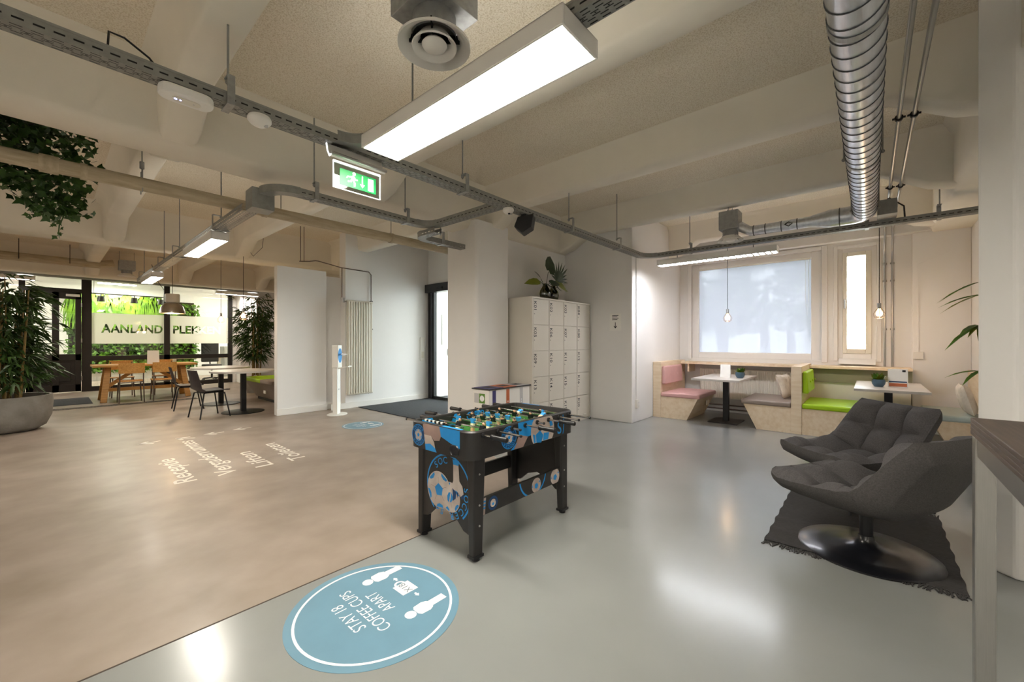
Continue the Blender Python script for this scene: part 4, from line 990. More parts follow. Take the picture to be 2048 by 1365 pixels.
# ------------------------------------------------------------------ lockers, bins, dispenser, radiator
lk = thing('locker_cabinet', 'cream steel locker cabinet with twenty numbered doors', 'lockers', (4.40, 3.5, 0))
LW, LH, LD = 1.545, 1.90, 0.47
B().box(0, LW, 0.022, LD, 0.0, LH).build('carcass', M['locker'], lk, bev=0.003)
B().box(0, 0.022, 0, 0.024, 0, LH).box(LW - 0.022, LW, 0, 0.024, 0, LH).box(0.022, LW - 0.022, 0, 0.024, LH - 0.025, LH).box(0.022, LW - 0.022, 0.0, 0.024, 0, 0.04).build('face_frame', M['locker'], lk, bev=0.002)
cw = (LW - 0.044) / 4; rh = (LH - 0.065) / 5
n = 0
dme = sme = pme = None
for r in range(5):
    for c in range(4):
        n += 1
        x0 = 0.022 + c * cw; z1 = LH - 0.025 - r * rh
        if dme is None:
            d = B().box(0.004, cw - 0.004, 0.004, 0.026, -rh + 0.003, -0.003).build('door', M['locker'], lk, bev=0.003, loc=(x0, 0, z1)); dme = d.data
            st = B().box(0.008, 0.085, 0.0005, 0.0045, -rh + 0.01, -0.01).build('lock_strip', M['locker'], d, bev=0.0015); sme = st.data
        else:
            d = put('door', dme, lk, 0.003, 2, (x0, 0, z1)); st = put('lock_strip', sme, d, 0.0015)
        lettering('K%02d' % n, M['ink'], (0.045, 0.0002, -0.035), (0, 0, -1), (1, 0, 0), 0.085, d)
        b = B(); flat(b, [[(0.022, -0.225), (0.036, -0.215), (0.022, -0.205)]], (0, 0, 0), (1, 0, 0), (0, 0, 1), 0.0); b.build('mark', M['ink'], d, recalc=False)
        if r == 4:
            B().lathe([(0.05, 0), (0.052, 0.012), (0.03, 0.014)], n=20, sy=0.35).build('finger_pull', M['locker'], d, loc=(cw * 0.6, 0.004, -rh + 0.05))

# vases with leaves on the lockers
def leaf_outline(kind, n=14):
    if kind == 'oval': return [(0, 0), (0.18, 0.12), (0.22, 0.35), (0.17, 0.65), (0, 1), (-0.17, 0.65), (-0.22, 0.35), (-0.18, 0.12)]
    if kind == 'heart': return [(0, 0.08), (0.14, -0.04), (0.36, 0.06), (0.42, 0.34), (0.3, 0.68), (0, 1), (-0.3, 0.68), (-0.42, 0.34), (-0.36, 0.06), (-0.14, -0.04)]
def leaf3(b, base, d, up, L, kind='oval', curl=0.15):
    d = Vector(d).normalized(); s = d.cross(Vector(up)).normalized(); nn = s.cross(d)
    pts = leaf_outline(kind); base = Vector(base)
    vs = [base + d * (p[1] * L) + s * (p[0] * L) + nn * (-curl * L * (p[1] ** 2) + 0.35 * abs(p[0]) * L * 0.4) for p in pts]
    mid = [base + d * (t * L) - nn * curl * L * t * t for t in (0.15, 0.5, 0.85)]
    k = len(pts); h = k // 2
    b.add(vs + mid, [(0, 1, k), (1, 2, k + 1, k), (2, 3, k + 1), (3, h, k + 2, k + 1) if h == 4 else (3, 4, k + 2, k + 1), (0, k, k - 1), (k - 1, k, k + 1, k - 2), (k - 2, k + 1, k - 3)] + ([(k - 3, k + 1, k + 2, h)] if h == 4 else [(4, 5, k + 2), (k - 3, k + 1, k + 2, k - 4), (k - 4, k + 2, 5)]))
def vase(label, x, y, leaves):
    t = thing('leaf_vase', label, 'vase', (x, y, LH), 0, 'glass vases on the lockers')
    B().lathe([(0.05, 0.0), (0.075, 0.03), (0.085, 0.08), (0.075, 0.13), (0.045, 0.18), (0.03, 0.215), (0.034, 0.23), (0.03, 0.23), (0.026, 0.215), (0.04, 0.178), (0.07, 0.128), (0.08, 0.08), (0.07, 0.033), (0.001, 0.01)], n=28).build('glass_body', M['vaseglass'], t, smooth=60)
    for (tip, m, L, kind, d) in leaves:
        lf = B(); tip = Vector(tip); leaf3(lf, tip, d, (0.3, -0.8, 0.6), L, kind)
        o = lf.build('leaf', M[m], t, smooth=60, recalc=False)
        B().tube([(0, 0, 0.02), (tip.x * 0.2, tip.y * 0.3, 0.2), tip], 0.004, 6).build('stalk', M['leafmon'], o)
    return t
vase('olive glass vase with broad leaves on the lockers, nearer the wall corner column', 4.86, 3.62, [((-0.06, -0.05, 0.22), 'leafmon', 0.2, 'heart', (0.2, -0.5, -0.35)), ((-0.12, 0, 0.25), 'leafolive', 0.3, 'oval', (-1, 0.1, -0.1)), ((-0.08, 0.02, 0.3), 'leafmon', 0.16, 'oval', (-0.7, 0.1, 0.7)), ((0.08, 0, 0.42), 'leafmon', 0.32, 'heart', (0.45, 0.1, 0.75)), ((0.06, -0.04, 0.24), 'leafmon', 0.18, 'heart', (0.8, -0.4, 0.05))])
v2 = vase('olive glass vase with a fan shaped palm leaf on the lockers', 5.12, 3.66, [((0.02, -0.06, 0.2), 'leafmon', 0.18, 'heart', (-0.5, -0.6, -0.1)), ((0.1, 0.0, 0.27), 'leafolive', 0.34, 'heart', (1, 0, -0.12))])
fan = B().tube([(0, 0, 0.02), (0.02, 0, 0.2), (0.08, 0, 0.30)], 0.004, 6).build('palm_stalk', M['leafmon'], v2)
for k in range(11):
    a = math.radians(-5 + 17 * k); lf = B(); leaf3(lf, (0.1, 0, 0.32), (math.cos(a), -0.25, math.sin(a)), (0, -1, 0), 0.3 if 2 < k < 9 else 0.24, 'oval', 0.1)
    for i, p in enumerate(lf.v):
        q = Vector(p) - Vector((0.1, 0, 0.32)); dd = Vector((math.cos(a), -0.25, math.sin(a))).normalized(); al = q.dot(dd); pe = q - dd * al; lf.v[i] = tuple(Vector((0.1, 0, 0.32)) + dd * al + pe * 0.35)
    lf.build('leaflet', M['leafmon'], v2, smooth=60, recalc=False)

bn = thing('recycling_bin', 'white three-stream recycling bin with striped front by the pillar', 'waste bin', (3.56, 3.5, 0))
BW, BD, BH = 0.82, 0.32, 0.67
B().box(0.012, BW - 0.012, 0.02, BD - 0.012, 0, BH).build('cabinet', M['white'], bn, bev=0.004)
B().box(0, BW, 0.0, BD, BH, BH + 0.014).build('lid', M['binlid'], bn, bev=0.003)
for k, mm in enumerate(('purple', 'orange', 'palegrey')):
    x0 = 0.02 + k * 0.262
    ins = B().box(x0, x0 + 0.256, 0.02, BD - 0.02, BH + 0.014, BH + 0.018).build('lid_insert', M[mm], bn)
    B().box(x0 + 0.06, x0 + 0.2, 0.1, BD - 0.1, BH + 0.018, BH + 0.0195).build('slot', M['ink'], ins)
    sx = (0.075, 0.33, 0.6)[k]
    st = B().box(sx, sx + 0.06, 0.018, 0.02, 0.22, BH - 0.01).build('stripe', M[mm], bn)
    b = B()
    flat(b, disc(0.022, 20, sx + 0.03, 0.28), (0, 0.0175, 0), (1, 0, 0), (0, 0, 1)); 
    flat(b, [[(sx + 0.022, 0.34 + j * 0.03), (sx + 0.038, 0.34 + j * 0.03), (sx + 0.038, 0.36 + j * 0.03), (sx + 0.022, 0.36 + j * 0.03)] for j in range(6)], (0, 0.0175, 0), (1, 0, 0), (0, 0, 1))
    b.build('label_print', M['decalwhite'], st, recalc=False)
stk = B().box(0.0108, 0.012, 0.09, 0.19, 0.50, 0.62).build('sticker', M['stickergreen'], bn)
b = B(); flat(b, disc(0.038, 24, -0.14, 0.56), (0.0104, 0, 0), (0, -1, 0), (0, 0, 1)); b.build('sticker_disc', M['decalwhite'], stk, recalc=False)
B().box(0.0108, 0.012, 0.19, 0.28, 0.50, 0.62).build('sticker', M['palegrey'], bn)

ds = thing('sanitiser_stand', 'white hand sanitiser stand with blue disc beside the radiator', 'dispenser', (3.32, 6.98, 0), math.radians(42))
B().prism([(p[0], p[1]) for p in disc(0.2, 32, 0, 0, 0.8)[0]], 'z', 0, 0.014).build('base_plate', M['white'], ds, bev=0.004)
B().box(-0.07, 0.07, -0.03, 0.05, 0.014, 0.82).build('post', M['white'], ds, bev=0.006)
B().box(-0.085, 0.085, -0.05, 0.055, 0.82, 1.21).build('dispenser_case', M['white'], ds, bev=0.008)
b = B(); flat(b, disc(0.082, 32, 0, 1.03, 1.55), (0, -0.0505, 0), (1, 0, 0), (0, 0, 1), 0.0); b.build('blue_disc', M['blue'], ds, recalc=False)
b = B(); flat(b, disc(0.02, 20, 0, 1.05), (0, -0.0515, 0), (1, 0, 0), (0, 0, 1), 0.0); b.build('disc_centre', M['orange'], ds, recalc=False)
B().tube([(0, -0.05, 1.05), (0, -0.17, 1.05)], 0.018, 12).build('nozzle', M['chrome'], ds, smooth=40)
B().prism([(-0.22, 0.83), (-0.05, 0.80), (-0.05, 0.82), (-0.22, 0.85)], 'x', -0.08, 0.08).build('drip_tray', M['white'], ds, bev=0.003)
B().box(-0.012, 0.012, -0.036, -0.03, 0.43, 0.455).build('keyhole_plate', M['palegrey'], ds)

def radiator_tall():
    t = thing('column_radiator', 'tall white column radiator on the cool white wall', 'radiator', (3.68, 7.36, 0.26))
    for k in range(10):
        x = 0.03 + k * 0.051
        b = B()
        for y in (-0.03, 0.03): b.tube([(x, y, 0.03), (x, y, 1.77)], 0.0165, 10)
        b.build('column', M['cream'], t, smooth=50)
    for z in (0.03, 1.77): B().tube([(0.0, 0, z), (0.52, 0, z)], 0.028, 10).build('header', M['cream'], t, smooth=50)
    for z in (0.3, 1.5): B().box(0.1, 0.14, 0.03, 0.12, z, z + 0.04).box(0.4, 0.44, 0.03, 0.12, z, z + 0.04).build('wall_bracket', M['cream'], t)
    B().tube([(0.0, 0, 1.77), (-0.05, 0, 1.77)], 0.016, 8).cyl((-0.06, 0, 1.77), 0.025, -0.03, 0.06, 10).build('valve', M['chrome'], t)
    return t
radiator_tall()
t = thing('radiator_pipe', 'thin dark heating pipes around the tall column radiator', 'pipe', (0, 7.42, 0))
B().tube([(3.62, 0, 2.1), (3.62, 0, 2.64), (3.62, 0.0, 2.645)], 0.009, 8).build('riser', M['copper'], t)
B().tube([(3.15, 0.03, 2.72), (3.2, 0.03, 2.72), (3.62, 0.03, 2.66), (4.18, 0.03, 2.65), (4.23, 0.03, 2.6), (4.23, 0.03, 0.3), (4.2, 0.0, 0.27), (4.14, -0.02, 0.26)], 0.009, 8).build('loop', M['copper'], t)
for z in (2.05, 1.5): B().box(4.21, 4.25, 0.0, 0.06, z, z + 0.03).build('pipe_clip', M['black'], t)
t = thing('ceiling_pipe', 'pair of thin risers between partition top and ceiling', 'pipe', (0, 7.72, 0))
for x in (3.0, 3.06): B().tube([(x, 0, 2.72), (x, 0, SLAB - 0.002)], 0.006, 6).build('riser', M['copper'], t)
B().tube([(2.98, 0, 2.72), (3.1, -0.12, 2.72), (3.15, -0.27, 2.72)], 0.009, 8).build('link', M['copper'], t)

# ------------------------------------------------------------------ floor graphics
def stay_decal(label, x, y, r, detail=True):
    t = thing('floor_decal', label, 'floor sticker', (x, y, 0.0), 0, 'round distance stickers')
    B().prism(disc(r, 64)[0], 'z', 0.0, 0.0015).build('disc', M['decal'], t)
    b = B(); flat(b, ring(r * 0.885, r * 0.915, n=64), (0, 0, 0), (1, 0, 0), (0, 1, 0), 0.0022); b.build('outline', M['decalwhite'], t, recalc=False)
    U, V = (0, 1, 0), (-1, 0, 0)      # words read along +y with their tops towards -x
    for w, dx, ln in (('STAY 18', -0.32, 0.6), ('COFFEE CUPS', -0.12, 1.0), ('APART', 0.09, 0.47)):
        xs = [q.co.x for q in TM[w].vertices]; wid = max(xs) - min(xs)
        lettering(w, M['decalwhite'], (dx * r, 0.06 * r, 0.0022), U, V, r * 0.21, t, sx=ln / 0.21 / wid)
    b = B()
    for s in (-1, 1):
        cy = s * r * 0.49 + 0.05 * r; cx = r * 0.31
        P = lambda u, v: (cx - v * r, cy + u * r)
        pol = [P(0, 0)] and [[(cx - (0.12 + 0.07 * math.sin(a)) * r, cy + 0.07 * math.cos(a) * r) for a in [2 * PI * i / 20 for i in range(20)]]]
        bodyp = [(-0.09, 0.02), (-0.1, -0.1), (-0.07, -0.16), (0.07, -0.16), (0.1, -0.1), (0.09, 0.02), (0.05, 0.045), (-0.05, 0.045)]
        legp = [(-0.055, -0.16), (-0.055, -0.38), (0.055, -0.38), (0.055, -0.16)]
        pol += [[(cx - v * r, cy + u * r) for u, v in bodyp], [(cx - v * r, cy + u * r) for u, v in legp]]
        for q in pol: b.add([(p[0], p[1], 0.0022) for p in q], [tuple(range(len(q)))])
        b.build('person_symbol', M['decalwhite'], t); b = B()
    b = B()
    def add(q): b.add([(r * (0.47 - v), r * (u + 0.08), 0.0022) for u, v in q], [tuple(range(len(q)))])
    add([(-0.14, -0.10), (0.10, -0.10), (0.10, 0.13), (-0.14, 0.13)])
    for c in ring(0.045, 0.075, -90, 90, 10, 0.10, 0.02): add(c)
    for s in (-1, 1):
        add([(s * 0.24, 0.0), (s * 0.24, 0.03), (s * 0.29, -0.005), (s * 0.24, -0.04)]); add([(s * 0.20, 0.01), (s * 0.24, 0.01), (s * 0.24, -0.02), (s * 0.20, -0.02)])
    b.build('mug_symbol', M['decalwhite'], t)
    lettering('X18', M['decalgrey'], (r * 0.46, 0.06 * r, 0.0028), U, V, r * 0.13, t)
    return t
stay_decal('big round pale blue STAY 18 COFFEE CUPS APART sticker beside the football table', 1.035, 1.775, 0.392)
stay_decal('round pale blue floor sticker lying near the sanitiser stand', 3.16, 5.8, 0.30)
for w, x, L in (('Receptie', 0.83, 1.07), ('Vergaderruimtes', 1.15, 1.95), ('Liften', 1.47, 0.76), ('Toiletten', 1.80, 1.0)):
    me = TM[w]; wid = max(p.co.x for p in me.vertices) - min(p.co.x for p in me.vertices)
    hgt = 0.235
    o = lettering(w, M['floorpaint'], (x, 4.62, 0.001), (0, 1, 0), (-1, 0, 0), hgt, None, 'floor_lettering', sx=L / wid / hgt)
    tag(o, 'white floor lettering reading %s' % w, 'floor lettering', 'white words on the brown floor')
for i, (x, y, a) in enumerate(((0.84, 6.8, 195), (1.19, 6.76, 140), (1.52, 6.83, 180), (1.87, 6.88, 180))):
    b = B(); L = 0.11; ca, sa = math.cos(math.radians(a)), math.sin(math.radians(a))
    def R2(p): return (x + p[0] * ca - p[1] * sa, y + p[0] * sa + p[1] * ca, 0.0012)
    for q in ([(-L, -0.016), (L, -0.016), (L, 0.016), (-L, 0.016)], [(L + 0.02, 0.0), (L - 0.1, 0.1), (L - 0.13, 0.075), (L - 0.05, 0.0)], [(L + 0.02, 0.0), (L - 0.05, 0.0), (L - 0.13, -0.075), (L - 0.1, -0.1)]):
        b.add([R2(p) for p in q], [tuple(range(len(q)))])
    tag(b.build('floor_arrow', M['floorpaint']), 'white floor arrow after the word %s' % ('Receptie', 'Vergaderruimtes', 'Liften', 'Toiletten')[i], 'floor arrow', 'white arrows on the brown floor')
# notice beside the lockers
t = thing('wall_notice', 'white paper notice with down arrow beside the lockers', 'notice', (5.98, 3.06, 1.58))
B().box(-0.003, 0.0, -0.1, 0.1, -0.135, 0.135).build('sheet', M['paper'], t)
b = B(); O = (-0.0036, 0, 0)
flat(b, [[(-0.055, 0.105 - k * 0.022), (0.055 - 0.02 * (k % 2), 0.105 - k * 0.022), (0.055 - 0.02 * (k % 2), 0.114 - k * 0.022), (-0.055, 0.114 - k * 0.022)] for k in range(4)], O, (0, -1, 0), (0, 0, 1))
b.build('printed_lines', M['ink'], t, recalc=False)
b = B(); flat(b, [[(-0.006, 0.0), (0.006, 0.0), (0.006, -0.09), (-0.006, -0.09)], [(-0.03, -0.06), (-0.022, -0.053), (0, -0.08), (0, -0.1)], [(0.03, -0.06), (0, -0.1), (0, -0.08), (0.022, -0.053)]], O, (0, -1, 0), (0, 0, 1)); b.build('printed_arrow', M['ink'], t, recalc=False)
# socket and conduit on the niche corner
t = thing('wall_socket', 'white wall socket with surface conduit on the niche corner', 'socket', (6.12, 2.78, 0))
B().box(-0.035, 0.035, -0.04, 0, 0.22, 0.36).build('socket_box', M['fireflash'], t, bev=0.004)
B().box(-0.008, 0.008, -0.014, 0, 0.36, 2.6).build('conduit', M['wall'], t)
for z in (0.7, 1.2, 1.7, 2.2): B().box(-0.014, 0.014, -0.017, 0, z, z + 0.02).build('conduit_clip', M['white'], t)
for z in (0.26, 0.32): B().cyl((0.0, -0.041, z), 0.018, -0.001, 0.001, 14).build('socket_face', M['palegrey'], t, rot=None)
# ------------------------------------------------------------------ seating nook
XF, XB = 6.78, 7.98
def seat_parts(par, y, s, mc, back=None, y_len=0.62, x0=XF + 0.01, x1=7.71):
    """seat box leaning inwards, its cushion and an optional back cushion; y: panel face, s: direction of the seat"""
    poly = [(y, 0), (y + s * (y_len - 0.2), 0), (y + s * (y_len - 0.03), 0.355), (y, 0.355)]
    bx = B().prism(poly, 'x', x0, x1).build('seat_box', M['plyx'], par, bev=0.003)
    ya, yb_ = sorted((y + s * 0.002, y + s * y_len))
    B().box(x0 - 0.012, x1, ya, yb_, 0.355, 0.425).build('seat_cushion', M[mc], par, bev=0.022, seg=3)
    if back:
        a, c = y + s * 0.004, y + s * 0.075
        bc = B().hexa([(x0 + 0.03, min(a, c), 0.56), (x1 - 0.06, min(a, c), 0.56), (x1 - 0.06, max(a, c), 0.56), (x0 + 0.03, max(a, c), 0.56)],
                 [(x0 + 0.03, min(a, c) - (s < 0) * -0.02, 0.86), (x1 - 0.06, min(a, c) - (s < 0) * -0.02, 0.86), (x1 - 0.06, max(a, c), 0.86), (x0 + 0.03, max(a, c), 0.86)]).build('back_cushion', M[back], par, bev=0.02, seg=3)
        for k in range(3): B().ball((x0 + 0.28 + 0.3 * k, y + s * 0.073, 0.71), 0.013, 8, sy=0.5).build('button', M[back], bc, smooth=60)
    return bx
t = thing('bench_seat', 'plywood booth bench with pink seat and buttoned pink back cushion', 'bench', (0, 0, 0), 0, 'plywood booth benches')
B().box(XF, XB, 2.645, 2.775, 0, 0.93).build('end_panel', M['ply'], t, bev=0.003)
seat_parts(t, 2.645, -1, 'pink', 'pink')
B().box(XF + 0.55, XF + 0.68, 2.07, 2.085, 0.2, 0.28).build('vent_slot', M['cream'], t)
t = thing('bench_seat', 'plywood double booth bench with taupe seat and lime seat back to back', 'bench', (0, 0, 0), 0, 'plywood booth benches')
B().box(XF, XB, 0.705, 0.825, 0, 0.93).build('end_panel', M['ply'], t, bev=0.003)
seat_parts(t, 0.825, 1, 'taupe'); seat_parts(t, 0.705, -1, 'lime', 'lime')
t = thing('bench_seat', 'plywood booth bench with pale blue seat against the side wall', 'bench', (0, 0, 0), 0, 'plywood booth benches')
B().box(XF, XB, -0.998, -0.96, 0, 0.9).build('end_panel', M['ply'], t, bev=0.003)
seat_parts(t, -0.96, 1, 'paleblue', None, 0.46)
def pillow(label, x, y, z, rz, tilt, w=0.4):
    b = B(); rows = []
    N = 12
    for side in (1, -1):
        g_ = []
        for j in range(N + 1):
            row = []
            for i in range(N + 1):
                u, v = -1 + 2 * i / N, -1 + 2 * j / N
                e = (1 - u ** 4) * (1 - v ** 4)
                sh = 1 - 0.07 * (1 - abs(u * v))
                wob = 0.006 * math.sin(9 * u + 5 * v) * e
                row.append((side * (0.058 * max(e, 0) ** 0.5 + wob), u * w / 2 * sh, v * w / 2 * sh))
            g_.append(row)
        b.grid(g_)
    o = b.build('throw_pillow', M['cushion'], None, smooth=80)
    o.location = (x, y, z); o.rotation_euler = (0, tilt, rz)
    return tag(o, label, 'pillow', 'throw pillows')
pillow('crumpled beige throw pillow leaning on the divider above the taupe seat', 7.3, 0.955, 0.61, PI / 2 - 0.3, 0.3, 0.36)
pillow('cream throw pillow at the end of the pale blue seat', 7.0, -0.83, 0.605, PI / 2, 0.25, 0.36)

def booth_table(label, x0, x1, y0, y1, px_, py_):
    t = thing('cafe_table', label, 'table', (px_, py_, 0), 0, 'booth tables')
    B().box(x0 - px_, x1 - px_, y0 - py_, y1 - py_, 0.685, 0.715).build('table_top', M['tabletop'], t, bev=0.003)
    B().box(-0.04, 0.04, -0.04, 0.04, 0.012, 0.685).build('column', M['black'], t, bev=0.004)
    B().box(-0.25, 0.25, -0.21, 0.21, 0, 0.012).build('base_plate', M['frame'], t, bev=0.003)
    B().box(-0.2, 0.2, -0.05, 0.05, 0.675, 0.685).build('mount_plate', M['black'], t)
booth_table('light grey booth table between the pink and taupe seats', 6.48, 7.68, 1.40, 2.06, 7.14, 1.73)
booth_table('light grey booth table in front of the lime seat', 6.34, 7.66, -0.50, 0.15, 7.05, -0.17)
def succulent(label, x, y):
    t = thing('succulent_pot', label, 'plant', (x, y, 0.715), 0, 'succulents on the booth tables')
    B().lathe([(0.001, 0.0), (0.04, 0.0), (0.06, 0.03), (0.066, 0.06), (0.06, 0.09), (0.055, 0.09), (0.058, 0.06), (0.05, 0.07), (0.001, 0.075)], n=24).build('pot', M['pot'], t, smooth=50)
    r = random.Random(x)
    for k in range(26):
        a = r.random() * 2 * PI; e = r.uniform(0.2, 1.35); d = Vector((math.cos(a) * math.cos(e), math.sin(a) * math.cos(e), math.sin(e)))
        b = B(); leaf3(b, (0.02 * math.cos(a), 0.02 * math.sin(a), 0.08), d, (0.1, 0.2, 1) if e < 1 else (1, 0, 0.2), r.uniform(0.06, 0.10), 'oval')
        b.build('leaf', M['leafmid' if k % 3 else 'leafolive'], t, smooth=60, recalc=False)
succulent('succulent in a blue pot on the table by the pink seat', 6.99, 1.50)
succulent('succulent in a blue pot on the table by the lime seat', 6.78, -0.075)
t = thing('menu_card', 'white folded menu card on the table by the pink seat', 'menu card', (6.98, 1.70, 0.715), 0.1)
B().hexa([(-0.04, -0.07, 0), (-0.038, -0.07, 0), (-0.038, 0.07, 0), (-0.04, 0.07, 0)], [(-0.003, -0.07, 0.2), (0, -0.07, 0.2), (0, 0.07, 0.2), (-0.003, 0.07, 0.2)]).build('front_leaf', M['paper'], t)
B().hexa([(0.038, -0.07, 0), (0.04, -0.07, 0), (0.04, 0.07, 0), (0.038, 0.07, 0)], [(0.0, -0.07, 0.2), (0.003, -0.07, 0.2), (0.003, 0.07, 0.2), (0, 0.07, 0.2)]).build('back_leaf', M['paper'], t)
t = thing('menu_card', 'printed card stand on the table by the lime seat', 'menu card', (6.86, -0.25, 0.715), 0.0)
B().hexa([(-0.05, -0.09, 0), (-0.048, -0.09, 0), (-0.048, 0.09, 0), (-0.05, 0.09, 0)], [(0.0, -0.09, 0.22), (0.002, -0.09, 0.22), (0.002, 0.09, 0.22), (0.0, 0.09, 0.22)]).box(-0.05, 0.05, -0.09, 0.09, 0, 0.003).build('card', M['paper'], t)
dn = Vector((-0.975, 0, 0.22)).normalized(); vv = Vector((0.22, 0, 0.975)).normalized()
for (m_, v0, v1) in (('orange', 0.01, 0.05), ('navy', 0.06, 0.075)):
    b = B(); flat(b, [[(-0.08, v0), (0.08, v0), (0.08, v1), (-0.08, v1)]], (-0.0505, 0, 0), (0, -1, 0), tuple(vv), 0.001); b.build('printed_strip', M[m_], t, recalc=False)
b = B(); flat(b, [[(0.04, 0.19), (0.07, 0.19), (0.07, 0.215), (0.04, 0.215)]], (-0.0505, 0, 0), (0, -1, 0), tuple(vv), 0.001); b.build('printed_logo', M['ink'], t, recalc=False)

t = thing('window_ledge', 'pine window ledge running behind the pink and taupe seats', 'shelf', (0, 0, 0), 0, 'pine window ledges')
B().box(7.72, 8.1, 0.826, 2.64, 0.865, 0.905).build('board', M['plyx'], t, bev=0.003)
for y in (0.84, 2.5): B().box(7.76, 8.1, y, y + 0.03, 0.72, 0.865).build('bracket', M['plyx'], t)
t = thing('window_ledge', 'pine window ledge with olive grey board behind the lime seat', 'shelf', (0, 0, 0), 0, 'pine window ledges')
B().box(7.72, 8.1, -0.43, 0.704, 0.865, 0.905).build('board', M['plyx'], t, bev=0.003)
B().box(7.80, 7.82, -0.43, 0.704, 0.66, 0.865).build('upper_board', M['olivepanel'], t)
B().box(7.83, 7.85, -0.43, 0.704, 0.0, 0.66).box(7.83, 8.1, -0.44, -0.42, 0, 0.865).build('lower_board', M['cream'], t)
t = thing('panel_radiator', 'white ribbed panel radiator under the pine window ledge', 'radiator', (7.97, 1.66, 0.25))
b = B(); N = 46
pts0 = []
for i in range(N * 4 + 1):
    y = -0.70 + 1.40 * i / (N * 4); pts0.append((-0.008 if i % 4 in (1, 2) else 0.0, y))
b.grid([[(p[0], p[1], 0.02) for p in pts0], [(p[0], p[1], 0.51) for p in pts0]])
b.build('front_panel', M['cream'], t, recalc=False)
B().box(0.002, 0.06, -0.71, 0.71, 0.0, 0.53).build('core', M['cream'], t, bev=0.006)
B().tube([(0.03, 0.8, -0.12), (0.03, 0.74, -0.12), (0.03, 0.7, -0.08), (0.03, 0.7, 0.0)], 0.008, 8).build('supply_pipe', M['copper'], t)
for y in (-0.6, 0.6): B().box(0.06, 0.13, y, y + 0.04, 0.1, 0.4).build('wall_bracket', M['cream'], t)
t = thing('skirting_pipe', 'dark heating pipes along the foot of the window wall', 'pipe', (8.05, 0, 0))
for z in (0.06, 0.13): B().tube([(0, 0.84, z), (0, 2.6, z)], 0.012, 8).build('pipe_run', M['copper'], t)
for y in (0.9, 1.3, 2.4): B().box(-0.01, 0.05, y, y + 0.02, 0.03, 0.16).build('clip', M['copper'], t)
t = thing('wall_socket', 'white socket with conduit on the window wall beside the pipes', 'socket', (8.02, -0.50, 0))
B().box(-0.035, 0, -0.05, 0.05, 1.03, 1.13).build('socket_box', M['fireflash'], t, bev=0.004)
B().box(-0.012, 0, -0.008, 0.008, 1.13, 2.36).build('conduit', M['wall'], t)
B().beam((-0.006, 0, 2.36), (-0.006, -0.3, 2.5), 0.012, 0.014).build('conduit', M['wall'], t)
t = thing('wall_conduit', 'bundle of bent cream conduits on the side wall near the ceiling', 'conduit', (0, -0.985, 0))
for k in range(2): B().tube([(5.0, 0, 2.72 - 0.05 * k), (6.6, 0, 2.66 - 0.05 * k), (6.9, 0, 2.4 - 0.03 * k), (6.9 - 0.05 * k, 0, 2.3), (6.4, 0, 2.22 + 0.03 * k), (5.0, 0, 2.22 + 0.03 * k)], 0.011, 8).build('conduit', M['pipe'], t)
B().tube([(6.0, 0, 2.22), (6.0, 0, 0.95)], 0.016, 8).build('conduit', M['pipe'], t)

def cage_pendant(label, x, y, ztop, zb, glow, group, ceil_rose=True, loop=False):
    """hanging bulb: cord, socket, glowing bulb in a wire cage; zb: bottom of the cage"""
    t = thing('pendant_bulb', label, 'pendant lamp', (x, y, zb), 0, group)
    B().tube([(0, 0, 0.2), (0, 0, ztop - zb)], 0.004, 6).build('cord', M['plastic_black'], t)
    B().cyl((0, 0, 0), 0.02, 0.13, 0.2, 14).build('socket', M['galv'], t, bev=0.003)
    B().lathe([(0.001, 0.03), (0.028, 0.038), (0.036, 0.065), (0.03, 0.09), (0.016, 0.115), (0.014, 0.13)], n=16).build('bulb', M['bulb'], t, smooth=60)
    cg = B().lathe([(0.02, 0.0), (0.024, 0.002), (0.02, 0.004)], n=16)
    for k in range(6):
        a = k * PI / 3; pr = [(0.02, 0.135), (0.045, 0.10), (0.066, 0.06), (0.055, 0.02), (0.022, 0.002)]
        cg.tube([(r * math.cos(a), r * math.sin(a), z) for r, z in pr], 0.0022, 5)
    cg.build('cage', M['copper'], t)
    if loop:
        B().tube([(0, 0, ztop - zb - 0.05), (0.02, -0.05, ztop - zb - 0.35), (0.1, -0.2, ztop - zb - 0.55), (0.2, -0.35, ztop - zb - 0.4), (0.22, -0.4, ztop - zb)], 0.004, 6).build('spare_cord', M['plastic_black'], t)
    if glow: point(t, (0, 0, -0.03), glow * 0.08, 'ffd2a0', 0.05)
    return t
cage_pendant('caged pendant bulb above the table by the pink seat', 7.1, 1.70, 3.36, 1.585, 9, 'pendant bulbs over the booths')
cage_pendant('glowing caged pendant bulb in front of the heating pipes', 7.1, -0.085, 3.36, 1.57, 22, 'pendant bulbs over the booths')

